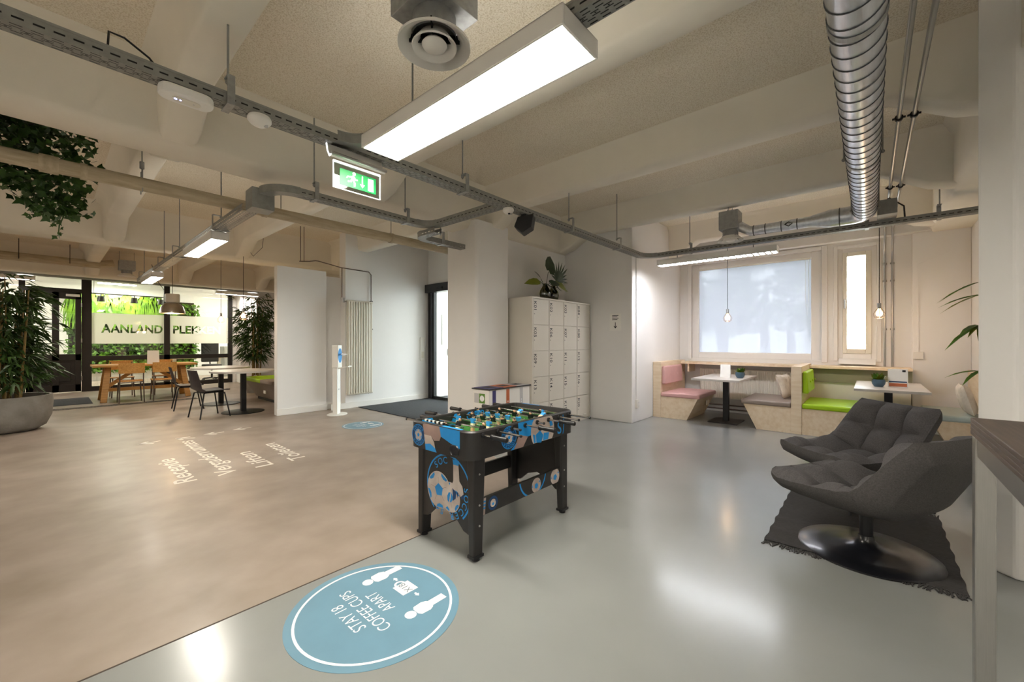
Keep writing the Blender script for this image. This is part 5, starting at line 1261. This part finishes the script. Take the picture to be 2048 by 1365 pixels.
# ------------------------------------------------------------------ lounge chairs and rug
def lounge_shell(par):
    prof = [(0.40, 0.415), (0.37, 0.385), (0.31, 0.35), (0.2, 0.325), (0.05, 0.31), (-0.08, 0.315), (-0.18, 0.35), (-0.245, 0.42), (-0.29, 0.51), (-0.335, 0.61), (-0.375, 0.70), (-0.405, 0.765)]
    # resample by length
    P = [Vector((a, 0, c)) for a, c in prof]; ln = [0]
    for i in range(1, len(P)): ln.append(ln[-1] + (P[i] - P[i - 1]).length)
    def at(s):
        s *= ln[-1]
        for i in range(1, len(P)):
            if s <= ln[i] + 1e-9:
                k = (s - ln[i - 1]) / (ln[i] - ln[i - 1]); return P[i - 1].lerp(P[i], k)
        return P[-1]
    NV, NU = 84, 60
    smj = ln[6] / ln[-1]; seams = [0.0, smj * 0.5, smj, smj + (1 - smj) * 0.5, 1.0]
    def row(s, t, front):
        c = at(s); d = (at(min(1, s + 0.02)) - at(max(0, s - 0.02))).normalized(); nrm = Vector((-d.z, 0, d.x))
        if nrm.z < 0 and s < 0.5: nrm = -nrm
        if s >= 0.5 and nrm.x < 0: nrm = -nrm
        out = []
        hw = 0.355 - 0.02 * max(0, s - 0.6) / 0.4
        if s < 0.12: hw *= 0.72 + 0.28 * math.sqrt(max(0, 1 - ((0.12 - s) / 0.12) ** 2))
        if s > 0.9: hw *= 0.93 + 0.07 * math.sqrt(max(0, 1 - ((s - 0.9) / 0.1) ** 2))
        for i in range(NU + 1):
            u = -1 + 2 * i / NU
            w = math.sin(PI * min(1, max(0, (s - 0.02) / 0.96)))  # wings strongest midway
            lift = (0.09 * w + 0.02) * abs(u) ** 2.4
            p = c + Vector((0, u * hw, 0)) + nrm * lift
            edge = (min(1.0, (1 - abs(u)) / 0.2) * min(1.0, s / 0.06, (1.0 - s) / 0.06)) ** 0.5
            if front:
                cu = abs(math.sin(PI * 1.5 * (u + 1))) ** 0.5
                cs = 0
                for a, b_ in zip(seams, seams[1:]):
                    if a <= s <= b_: cs = abs(math.sin(PI * (s - a) / (b_ - a))) ** 0.5
                p = p + nrm * (0.002 + 0.085 * cu * cs) * edge
            else:
                p = p - nrm * (0.06 + 0.035 * max(0, min(1, (s - 0.45) / 0.2))) * edge
            out.append(p)
        return out
    b = B(); b.grid([row(j / NV, 0, True) for j in range(NV + 1)]); b.build('quilted_cushion', M['fabric'], par, smooth=75, recalc=False)
    b = B(); b.grid([row(j / NV, 0, False) for j in range(NV + 1)]); o = b.build('outer_shell', M['fabricback'], par, smooth=75, recalc=False)
    B().box(-0.31, -0.28, -0.395, -0.38, 0.52, 0.55).build('brand_tag', M['ink'], par)
    return o
LCB = (3.27, 0.02)
cb = thing('lounge_chair', 'charcoal swivel lounge chair on a round black trumpet base', 'lounge chair', (*LCB, 0), math.radians(60), 'charcoal quilted lounge chairs')
lounge_shell(cb)
B().cyl((0, 0, 0), 0.033, 0.05, 0.29, 20).build('column', M['blackgloss'], cb, smooth=40)
B().lathe([(0.001, 0.0), (0.335, 0.0), (0.34, 0.008), (0.33, 0.016), (0.22, 0.022), (0.12, 0.032), (0.065, 0.05), (0.042, 0.075), (0.036, 0.1), (0.001, 0.1)], n=56).build('trumpet_base', M['blackgloss'], cb, smooth=40)
LCA = (4.27, 0.11)
ca = thing('lounge_chair', 'charcoal quilted lounge chair on slim black splayed legs', 'lounge chair', (*LCA, 0), math.radians(135), 'charcoal quilted lounge chairs')
lounge_shell(ca)
for sx, sy in ((1, 1), (1, -1), (-1, 1), (-1, -1)):
    B().tube([(sx * 0.16, sy * 0.14, 0.29), (sx * 0.33 - 0.03, sy * 0.30, 0.0)], [0.013, 0.009], 10).build('leg', M['black'], ca, smooth=40)
B().box(-0.18, 0.18, -0.16, 0.16, 0.262, 0.29).build('leg_frame', M['black'], ca)
rg = thing('floor_rug', 'dark grey fringed woven rug under the lounge chairs', 'rug', (3.62, 0.07, 0), 0.0)
b = B(); N = 44; rows = []
for j in range(13):
    y = -0.44 + 0.88 * j / 12
    rows.append([(-0.6 + 1.2 * i / N, y + 0.004 * math.sin(i * 0.9), 0.006 + 0.005 * max(0, math.sin(i * 0.8 + 0.15 * j)) * (1 if i < 22 else 0.35)) for i in range(N + 1)])
b.grid(rows); b.grid([[(p[0], p[1], 0.0) for p in rows[0]], rows[0]]); b.grid([[(p[0], p[1], 0.0) for p in rows[-1]], rows[-1]])
b.build('weave', M['rug'], rg, smooth=60)
b = B(); r = random.Random(2)
for s in (-1, 1):
    for k in range(120):
        y = -0.44 + 0.88 * (k + 0.5) / 120; L = r.uniform(0.035, 0.07); a = r.uniform(-0.5, 0.5)
        b.beam((s * 0.6, y, 0.004), (s * (0.6 + L * math.cos(a)), y + L * math.sin(a), 0.003), 0.006, 0.004)
tag(b.build('fringe', M['rug'], rg), kind='stuff')

# ------------------------------------------------------------------ bar table
t = thing('bar_table', 'high bar table with dark wood top and brushed steel frame', 'bar table', (1.12, -0.60, 0))
hx, hy = 0.625, 0.385
for k in range(4): B().box(-hx, hx, -hy, hy, 1.006 + 0.012 * k, 1.0172 + 0.012 * k).build('top_layer', M['dkwood'], t, bev=0.0015)
for sx in (-1, 1):
    for sy in (-1, 1):
        x, y = sx * (hx - 0.03), sy * (hy - 0.022)
        B().box(x - 0.02, x + 0.02, y - 0.02, y + 0.02, 0, 1.004).build('leg', M['steel'], t, bev=0.003)
ax_, ay_ = hx - 0.03, hy - 0.022
for sy in (-1, 1): B().box(-ax_ + 0.021, ax_ - 0.021, sy * ay_ - 0.015, sy * ay_ + 0.015, 0.95, 1.004).build('apron_rail', M['steel'], t, bev=0.002)
for sx in (-1, 1):
    B().box(sx * ax_ - 0.015, sx * ax_ + 0.015, -ay_ + 0.021, ay_ - 0.021, 0.95, 1.004).build('apron_rail', M['steel'], t, bev=0.002)
    B().box(sx * ax_ - 0.012, sx * ax_ + 0.012, -ay_ + 0.021, ay_ - 0.021, 0.27, 0.295).build('foot_rail', M['steel'], t, bev=0.002)

# palm beside the pillar
t = thing('potted_palm', 'slender potted palm whose leaves reach out from behind the pillar', 'plant', (5.62, -0.80, 0))
B().lathe([(0.001, 0), (0.12, 0), (0.15, 0.28), (0.14, 0.28), (0.12, 0.25), (0.001, 0.25)], n=24).build('pot', M['binlid'], t, smooth=40)
B().tube([(0, 0, 0.25), (0.02, 0.02, 1.0), (0, 0.03, 1.9)], [0.02, 0.016, 0.01], 8).build('stem', M['cane'], t)
r = random.Random(4)
for (z, n) in ((1.82, 3), (1.7, 2), (1.42, 7), (1.0, 4)):
    for k in range(n):
        a = math.radians(r.uniform(90, 190)); b = B()
        d = Vector((math.cos(a) * 0.9, abs(math.sin(a)) * 0.9, r.uniform(-0.35, 0.1)))
        leaf3(b, (0.02, 0.04, z), d, (0, 0, 1), r.uniform(0.28, 0.42), 'oval', 0.25)
        dd = d.normalized(); o = Vector((0.02, 0.04, z))
        for i, p in enumerate(b.v):
            q = Vector(p) - o; al = q.dot(dd); pe = q - dd * al; pe2 = Vector((0, 0, pe.z)); b.v[i] = tuple(o + dd * al + (pe - pe2) * 0.3 + pe2)
        b.build('leaf', M['leafolive' if k % 3 == 1 else 'leafmid'], t, smooth=60, recalc=False)
# ------------------------------------------------------------------ far seating area, plants, back office
def strip_leaf(b, base, d, L, w, droop, rnd):
    d = Vector(d).normalized(); s = d.cross(Vector((0, 0, 1)))
    s = (s if s.length > 0.05 else Vector((1, 0, 0))).normalized()
    a = rnd.uniform(-0.8, 0.8); s = (s * math.cos(a) + d.cross(s) * math.sin(a)).normalized()
    base = Vector(base)
    p1 = base + d * L * 0.4; p2 = base + d * L - Vector((0, 0, droop * L))
    b.add([base, p1 - s * w / 2, p2, p1 + s * w / 2], [(0, 1, 2, 3)])
def bamboo(label, x, y, h, r0, ncane, nleaf, spread, zleaf, seed, pot, leafL=0.17, mat_='leaf'):
    t = thing('potted_bamboo', label, 'plant', (x, y, 0), 0, 'tall indoor bamboo')
    pot(t); rnd = random.Random(seed)
    fol = B(); tops = []
    for k in range(ncane):
        a = rnd.random() * 2 * PI; q = rnd.random() ** 0.5 * r0; bx, by = q * math.cos(a), q * math.sin(a)
        hh = h * rnd.uniform(0.72, 1.0); lx, ly = bx * 1.5 + rnd.uniform(-0.08, 0.08), by * 1.5 + rnd.uniform(-0.08, 0.08)
        pts = [(bx + (lx - bx) * s, by + (ly - by) * s, 0.42 + (hh - 0.42) * s) for s in (0, 0.25, 0.5, 0.75, 1)]
        B().tube(pts, [0.016, 0.015, 0.014, 0.011, 0.006], 7).build('cane', M['cane'], t, smooth=60)
        for j in range(nleaf // ncane):
            s = rnd.uniform(0, 1); z = zleaf + (hh - zleaf) * s; f = (z - 0.42) / (hh - 0.42)
            o = Vector((bx + (lx - bx) * f, by + (ly - by) * f, z)); az = rnd.random() * 2 * PI
            br = Vector((math.cos(az), math.sin(az), rnd.uniform(-0.1, 0.7))); o2 = o + br * rnd.uniform(0.05, spread)
            for q in range(4):
                az2 = az + rnd.uniform(-1.0, 1.0)
                strip_leaf(fol, o2, (math.cos(az2), math.sin(az2), rnd.uniform(-0.7, 0.35)), leafL * rnd.uniform(0.7, 1.3), 0.034, rnd.uniform(0.1, 0.5), rnd)
    tag(fol.build('foliage', M[mat_], t, recalc=False), kind='stuff')
    return t
def big_pot(t):
    B().lathe([(0.001, 0), (0.30, 0), (0.40, 0.06), (0.455, 0.2), (0.47, 0.4), (0.465, 0.5), (0.43, 0.5), (0.42, 0.42), (0.001, 0.42)], n=40).build('planter', M['concrete'], t, smooth=40)
    B().cyl((0, 0, 0), 0.42, 0.40, 0.44, 28).build('soil', M['soil'], t)
bamboo('leafy bamboo in a big round concrete planter', -0.42, 9.2, 2.25, 0.27, 13, 760, 0.34, 0.62, 11, big_pot, 0.19)
def small_pot(t):
    B().lathe([(0.001, 0), (0.17, 0), (0.22, 0.4), (0.2, 0.4), (0.18, 0.36), (0.001, 0.36)], n=28).build('planter', M['concrete'], t, smooth=40)
    B().cyl((0, 0, 0), 0.18, 0.35, 0.4, 20).build('soil', M['soil'], t)
bamboo('slim bamboo plant behind the lime bench near the partition', 3.42, 11.6, 2.6, 0.15, 9, 480, 0.36, 0.8, 21, small_pot, 0.2)

def round_table(label, x, y, r=0.5):
    t = thing('round_table', label, 'table', (x, y, 0), 0, 'round cafe tables')
    B().lathe([(0.001, 0.725), (r, 0.725), (r + 0.004, 0.74), (r, 0.757), (0.001, 0.757)], n=48).build('table_top', M['tabletop'], t, smooth=40)
    B().box(-0.04, 0.04, -0.04, 0.04, 0.02, 0.725).build('column', M['black'], t, bev=0.004)
    B().lathe([(0.001, 0), (0.33, 0), (0.33, 0.012), (0.06, 0.022), (0.001, 0.022)], n=40).build('base_disc', M['black'], t, smooth=40)
round_table('round white table close to the partition, under the loop of spare cord', 2.33, 8.54)
round_table('round white table farther from the partition, behind another', 2.33, 9.99)
def shell_chair(label, x, y, rz):
    t = thing('shell_chair', label, 'chair', (x, y, 0), rz, 'dark shell chairs')
    prof = [(0.22, 0.445), (0.17, 0.45), (0.0, 0.44), (-0.13, 0.44), (-0.19, 0.48), (-0.225, 0.56), (-0.25, 0.68), (-0.28, 0.80)]
    def rows(off): 
        out = []
        for k, (fx, z) in enumerate(prof):
            hw = 0.215 if k < 5 else 0.215 - 0.012 * (k - 4)
            out.append([(fx + (0.03 * abs(u) ** 2 if k > 4 else 0), u * hw, z + (0.02 * abs(u) ** 2 if k < 5 else 0) + off) for u in (-1, -0.6, -0.2, 0.2, 0.6, 1)])
        return out
    b = B(); r1 = rows(0); r2 = rows(-0.012); b.grid(r1); b.grid(r2)
    b.grid([[q[0] for q in r1], [q[0] for q in r2]]); b.grid([[q[-1] for q in r1], [q[-1] for q in r2]]); b.grid([r1[0], r2[0]]); b.grid([r1[-1], r2[-1]])
    b.build('shell', M['shell'], t, smooth=50)
    for sx, sy in ((1, 1), (1, -1), (-1, 1), (-1, -1)):
        B().tube([(sx * 0.10, sy * 0.12, 0.425), (sx * 0.15, sy * 0.18, 0.41), (sx * 0.22, sy * 0.22, 0.0)], 0.011, 8).build('leg', M['black'], t, smooth=50)
    B().box(-0.12, 0.12, -0.13, 0.13, 0.41, 0.428).build('seat_mount', M['black'], t)
shell_chair('dark shell chair at the round table beside the partition', 1.80, 8.42, math.radians(10))
shell_chair('dark shell chair at the round table farther from the partition', 1.74, 9.72, math.radians(-5))

def school_chair(label, x, y, rz):
    t = thing('school_chair', label, 'chair', (x, y, 0), rz, 'oak school chairs')
    B().prism(rrect(-0.19, 0.2, -0.2, 0.2, 0.06, 4), 'z', 0.445, 0.46).build('seat', M['oak'], t, bev=0.004)
    rows = [[(-0.235 + 0.05 * u * u - 0.02 * (z - 0.64), u * 0.2, z) for u in (-1, -0.6, -0.2, 0.2, 0.6, 1)] for z in (0.62, 0.70, 0.78, 0.83)]
    r2 = [[(p[0] - 0.014, p[1], p[2]) for p in q] for q in rows]
    b = B(); b.grid(rows); b.grid(r2); b.grid([rows[0], r2[0]]); b.grid([rows[-1], r2[-1]]); b.grid([[q[0] for q in rows], [q[0] for q in r2]]); b.grid([[q[-1] for q in rows], [q[-1] for q in r2]])
    b.build('backrest', M['oak'], t, smooth=50)
    for s in (-1, 1):
        B().tube([(0.17, s * 0.17, 0.44), (0.19, s * 0.19, 0.0)], 0.011, 8).build('leg', M['copper'], t)
        B().tube([(-0.19, s * 0.18, 0.80), (-0.19, s * 0.18, 0.46), (-0.22, s * 0.19, 0.0)], 0.011, 8).build('leg', M['copper'], t)
        B().tube([(0.17, s * 0.17, 0.43), (-0.19, s * 0.18, 0.43)], 0.01, 8).build('seat_rail', M['copper'], t)
    B().tube([(-0.19, -0.18, 0.43), (-0.19, 0.18, 0.43)], 0.01, 8).build('seat_rail', M['copper'], t)
school_chair('oak school chair near the trestle end, its back to the open floor', 1.13, 11.62, PI / 2)
school_chair('oak school chair next to the dark shell chairs, its back to the open floor', 1.66, 11.66, PI / 2)
school_chair('oak school chair across the table near the trestle end by the door', 1.12, 12.95, -PI / 2)
school_chair('oak school chair across the table beside the glazed front', 1.85, 12.95, -PI / 2)
t = thing('trestle_table', 'oak trestle table with slanted legs before the glazed front', 'table', (1.45, 12.3, 0))
B().box(-0.86, 0.86, -0.4, 0.4, 0.735, 0.775).build('table_top', M['oak'], t, bev=0.004)
for s in (-1, 1):
    for sy in (-1, 1): B().beam((s * 0.62, sy * 0.16, 0.735), (s * 0.70, sy * 0.34, 0.0), 0.1, 0.05, (0, 1, 0)).build('leg', M['oak'], t, bev=0.004)
    B().box(s * 0.66 - 0.03, s * 0.66 + 0.03, -0.28, 0.28, 0.2, 0.27).build('stretcher', M['oak'], t)
    B().beam((s * 0.1, 0, 0.72), (s * 0.62, 0, 0.3), 0.05, 0.07).build('brace', M['oak'], t)
B().box(-0.66, 0.66, -0.03, 0.03, 0.2, 0.27).build('stretcher', M['oak'], t)
t = thing('menu_card', 'pale pink menu card standing on the oak trestle table', 'menu card', (1.55, 12.1, 0.775))
B().hexa([(-0.1, -0.05, 0), (0.1, -0.05, 0), (0.1, -0.047, 0), (-0.1, -0.047, 0)], [(-0.1, -0.003, 0.3), (0.1, -0.003, 0.3), (0.1, 0, 0.3), (-0.1, 0, 0.3)]).build('front_leaf', M['paper'], t)
B().hexa([(-0.1, 0.047, 0), (0.1, 0.047, 0), (0.1, 0.05, 0), (-0.1, 0.05, 0)], [(-0.1, 0.0, 0.3), (0.1, 0.0, 0.3), (0.1, 0.003, 0.3), (-0.1, 0.003, 0.3)]).build('back_leaf', M['paper'], t)
tag(B().box(0.05, 0.6, 12.0, 13.4, 0, 0.008).build('door_mat', M['mat'], bev=0.003), 'dark mat on the floor near the trestle table', 'mat')

t = thing('industrial_pendant', 'industrial aluminium dome pendant above the oak trestle table', 'pendant lamp', (1.90, 12.2, 1.93))
B().lathe([(0.24, 0.0), (0.235, 0.06), (0.2, 0.16), (0.15, 0.22), (0.11, 0.245), (0.105, 0.24), (0.145, 0.215), (0.195, 0.155), (0.229, 0.06), (0.232, 0.0)], n=36).build('dome_shade', M['spun'], t, smooth=50)
B().lathe([(0.11, 0.245), (0.14, 0.26), (0.14, 0.42), (0.13, 0.45), (0.001, 0.45)], n=28).build('gear_housing', M['white'], t, smooth=40)
B().tube([(0, 0, 0.45), (0, 0, SLAB - 1.93)], 0.006, 6).build('cord', M['plastic_black'], t)
B().tube([(-0.1, 0, 0.45), (-0.3, 0.05, 0.8), (-0.35, 0.1, 1.1)], 0.006, 6).build('power_cable', M['plastic_black'], t)
B().lathe([(0.001, 0.05), (0.05, 0.06), (0.06, 0.11), (0.03, 0.17), (0.03, 0.22)], n=20).build('bulb', M['bulb'], t, smooth=50)
point(t, (0, 0, -0.03), 6, 'ffd6a0', 0.08)
cage_pendant('caged pendant bulb above the round table farther from the partition', 2.33, 9.99, 3.36, 1.66, 18, 'pendant bulbs over the round tables')
cage_pendant('caged pendant bulb with a loop of spare cord above a round table', 2.33, 8.54, 3.36, 1.665, 18, 'pendant bulbs over the round tables', loop=True)

t = thing('lime_bench', 'upholstered bench with lime seat and taupe end behind the partition', 'bench', (3.28, 9.62, 0))
B().hexa([(-0.2, -0.98, 0.06), (0.42, -0.98, 0.06), (0.42, 0.75, 0.06), (-0.2, 0.75, 0.06)], [(-0.42, -0.98, 0.42), (0.42, -0.98, 0.42), (0.42, 0.75, 0.42), (-0.42, 0.75, 0.42)]).build('base', M['taupe'], t, bev=0.01)
B().box(-0.18, 0.4, -0.94, 0.7, 0, 0.06).build('plinth', M['black'], t)
B().box(-0.44, 0.3, -0.25, 0.76, 0.42, 0.5).build('seat_cushion', M['lime'], t, bev=0.02)
B().box(-0.44, 0.3, -0.99, -0.26, 0.42, 0.5).build('seat_cushion', M['taupe'], t, bev=0.02)
B().box(0.3, 0.42, -0.25, 0.76, 0.42, 1.02).build('backrest', M['lime'], t, bev=0.02)
B().box(0.3, 0.42, -0.98, -0.26, 0.42, 0.95).build('backrest', M['taupe'], t, bev=0.02)
B().box(-0.345, -0.335, -0.3, -0.18, 0.2, 0.26).build('label_plate', M['cream'], t)

# hanging ivy in the upper left
t = thing('hanging_ivy', 'dense dark hanging ivy under the ceiling behind the pipe', 'plant', (-0.55, 5.05, 2.2))
B().box(-1.3, 0.60, -0.1, 0.1, 0.84, 0.94).build('trough', M['binlid'], t)
for x in (-1.1, 0.5): B().tube([(x, 0, 0.9), (x, 0, SLAB - 2.2)], 0.006, 6).build('suspension_rod', M['tray'], t)
fol = B(); r = random.Random(9)
def ivy_leaf(b, p, s, r):
    d = Vector((r.uniform(-1, 1), r.uniform(-1, 0.4), r.uniform(-1, 0.2))).normalized(); e = d.cross(Vector((r.uniform(-1, 1), r.uniform(-1, 1), r.uniform(-1, 1)))).normalized(); p = Vector(p)
    b.add([p, p + d * s * 0.35 + e * s * 0.5, p + d * s * 0.55 + e * s * 0.2, p + d * s, p + d * s * 0.55 - e * s * 0.2, p + d * s * 0.35 - e * s * 0.5], [(0, 1, 2, 3), (0, 3, 4, 5)])
for k in range(6500):
    x = r.uniform(-1.35, 0.78); z0 = 0.12 + 0.18 * math.sin(3.1 * x + 1) + 0.1 * math.sin(9 * x); zz = r.uniform(z0, 1.05)
    q = (0.98 - zz) / 0.98; w = 0.34 * (1 - 0.5 * q)
    if x > 0.6 and r.random() < 0.35: continue
    ivy_leaf(fol, (x + r.gauss(0, 0.03), r.uniform(-w, w), zz), r.uniform(0.045, 0.085), r)
tag(fol.build('foliage', M['leafdark'], t, recalc=False), kind='stuff')
for i, (x, L) in enumerate(((0.62, 0.32), (0.5, 0.2), (-0.05, 0.16), (0.05, 0.18), (0.58, 0.1), (0.25, 0.05))):
    b = B(); pts = [(x + 0.02 * math.sin(k), -0.12 - 0.02 * k, 0.25 - L * k / 5) for k in range(6)]
    b.tube(pts, 0.004, 5)
    for p in pts:
        for q in range(5): ivy_leaf(b, (p[0] + r.gauss(0, 0.015), p[1], p[2] + r.uniform(-0.03, 0.03)), r.uniform(0.03, 0.05), r)
    b.build('trailing_stem', M['leafdark'], t, recalc=False)

# back office seen through the glazed front
t = thing('living_wall', 'bright green living wall of ferns and leafy plants behind the glazed front', 'living wall', (2.0, 18.7, 0.35))
B().box(-1.6, 1.55, 0.1, 0.28, 0, 2.35).build('backing', M['soil'], t)
f1 = B(); f2 = B(); r = random.Random(13)
for k in range(420):
    x, z = r.uniform(-1.6, 1.0), r.uniform(1.75, 2.4); dx = r.uniform(-0.5, 0.5); L = r.uniform(0.35, 0.6)
    pts = [Vector((x, 0.1, z)), Vector((x + dx * 0.15, -0.12, z + 0.08)), Vector((x + dx * 0.35, -0.25, z - L * 0.35)), Vector((x + dx * 0.45, -0.28, z - L))]
    for a in range(3):
        w0, w1 = 0.035 * (1 - a * 0.25), 0.035 * (1 - (a + 1) * 0.27)
        f1.add([pts[a] + Vector((w0, 0, 0)), pts[a] - Vector((w0, 0, 0)), pts[a + 1] - Vector((w1, 0, 0)), pts[a + 1] + Vector((w1, 0, 0))], [(0, 1, 2, 3)])
for k in range(2600):
    x = r.uniform(-1.65, 1.62); z = r.uniform(-0.05, 1.75 if x < 0.95 else 2.3)
    ivy_leaf(f2, (x, r.uniform(-0.12, 0.1), z), r.uniform(0.09, 0.16), r)
tag(f1.build('fern_fronds', M['leafbright'], t, recalc=False), kind='stuff'); tag(f2.build('foliage', M['leafmid'], t, recalc=False), kind='stuff')
B().box(-1.6, 1.55, 0.1, 0.28, -0.35, 0).build('base_cabinet', M['white'], t)
def office_light(label, x0, x1, y0, y1, z=3.1):
    t = thing('office_light', label, 'ceiling light', ((x0 + x1) / 2, (y0 + y1) / 2, z), 0, 'bright office ceiling lights')
    a, c = (x1 - x0) / 2, (y1 - y0) / 2
    B().box(-a, a, -c, c, 0.01, 0.06).build('housing', M['white'], t); B().box(-a + 0.02, a - 0.02, -c + 0.02, c - 0.02, 0, 0.01).build('diffuser', M['lampw2'], t)
    for s in (-1, 1): B().tube([(s * a * 0.7, 0, 0.06), (s * a * 0.7, 0, 3.3 - z)], 0.005, 5).build('suspension_rod', M['tray'], t)
office_light('office ceiling light over the living wall', 1.0, 1.9, 17.9, 18.2)
office_light('office ceiling light close to the white office wall', 3.9, 5.2, 16.6, 16.9)
office_light('office ceiling light behind the black door', -1.6, -0.4, 16.8, 17.1)
t = thing('spot_track', 'black spotlight track with three spots in front of the living wall', 'track light', (1.7, 17.6, 2.72))
B().box(-1.0, 1.1, -0.02, 0.02, 0, 0.03).build('track', M['black'], t)
for x in (-0.8, 0.9): B().tube([(x, 0, 0.03), (x, 0, 3.3 - 2.72)], 0.006, 6).build('suspension_rod', M['black'], t)
for x in (-0.65, 0.1, 0.75):
    s_ = B().cyl((x, 0.02, 0), 0.09, -0.22, -0.06, 16, 0.07).build('spot_head', M['black'], t); B().tube([(x, 0, 0), (x, 0.02, -0.06)], 0.012, 6).build('spot_arm', M['black'], s_)
    sp = bpy.data.lights.new('spot_lamp', 'SPOT'); sp.energy = 4; sp.color = lin('fff0d0'); sp.spot_size = 1.5; sp.spot_blend = 0.6; sp.shadow_soft_size = 0.05
    so = bpy.data.objects.new('spot_lamp', sp); COL.objects.link(so); so.parent = t; so.location = (x, 0.05, -0.25); so.rotation_euler = (math.radians(50), 0, 0)
t = thing('office_desk', 'pale office desk on slim legs beyond the glazed front', 'desk', (3.3, 17.0, 0))
B().box(-0.8, 0.8, -0.4, 0.4, 0.72, 0.75).build('desk_top', M['ply'], t, bev=0.003)
for s in (-1, 1): B().box(s * 0.6 - 0.04, s * 0.6 + 0.04, -0.06, 0.06, 0.03, 0.72).box(s * 0.6 - 0.04, s * 0.6 + 0.04, -0.35, 0.35, 0, 0.03).build('leg', M['cream'], t)
t = thing('office_chair', 'black office chair with jacket at the office desk', 'office chair', (3.55, 16.3, 0), -PI / 2)
B().box(-0.23, 0.23, -0.23, 0.23, 0.45, 0.53).build('seat', M['black'], t, bev=0.02); B().box(-0.27, -0.2, -0.24, 0.24, 0.6, 1.25).build('backrest', M['black'], t, bev=0.03)
B().tube([(-0.22, 0, 0.5), (-0.26, 0, 0.7)], 0.02, 8).build('back_bar', M['black'], t); B().cyl((0, 0, 0), 0.03, 0.08, 0.45, 10).build('gas_column', M['black'], t)
for k in range(5):
    a = 2 * PI * k / 5; l = B().beam((0, 0, 0.1), (0.28 * math.cos(a), 0.28 * math.sin(a), 0.07), 0.04, 0.03).build('base_arm', M['black'], t); B().ball((0.28 * math.cos(a), 0.28 * math.sin(a), 0.03), 0.03, 8).build('castor', M['black'], l)
t = thing('drawer_unit', 'grey metal drawer unit standing behind the office desk', 'cabinet', (4.5, 17.9, 0))
B().box(-0.3, 0.3, -0.25, 0.25, 0, 1.1).build('body', M['tray'], t, bev=0.004)
for k in range(4): d = B().box(-0.28, 0.28, -0.265, -0.25, 0.05 + k * 0.26, 0.29 + k * 0.26).build('drawer', M['tray'], t, bev=0.003); B().box(-0.08, 0.08, -0.28, -0.265, 0.16 + k * 0.26, 0.18 + k * 0.26).build('handle', M['steel'], d)
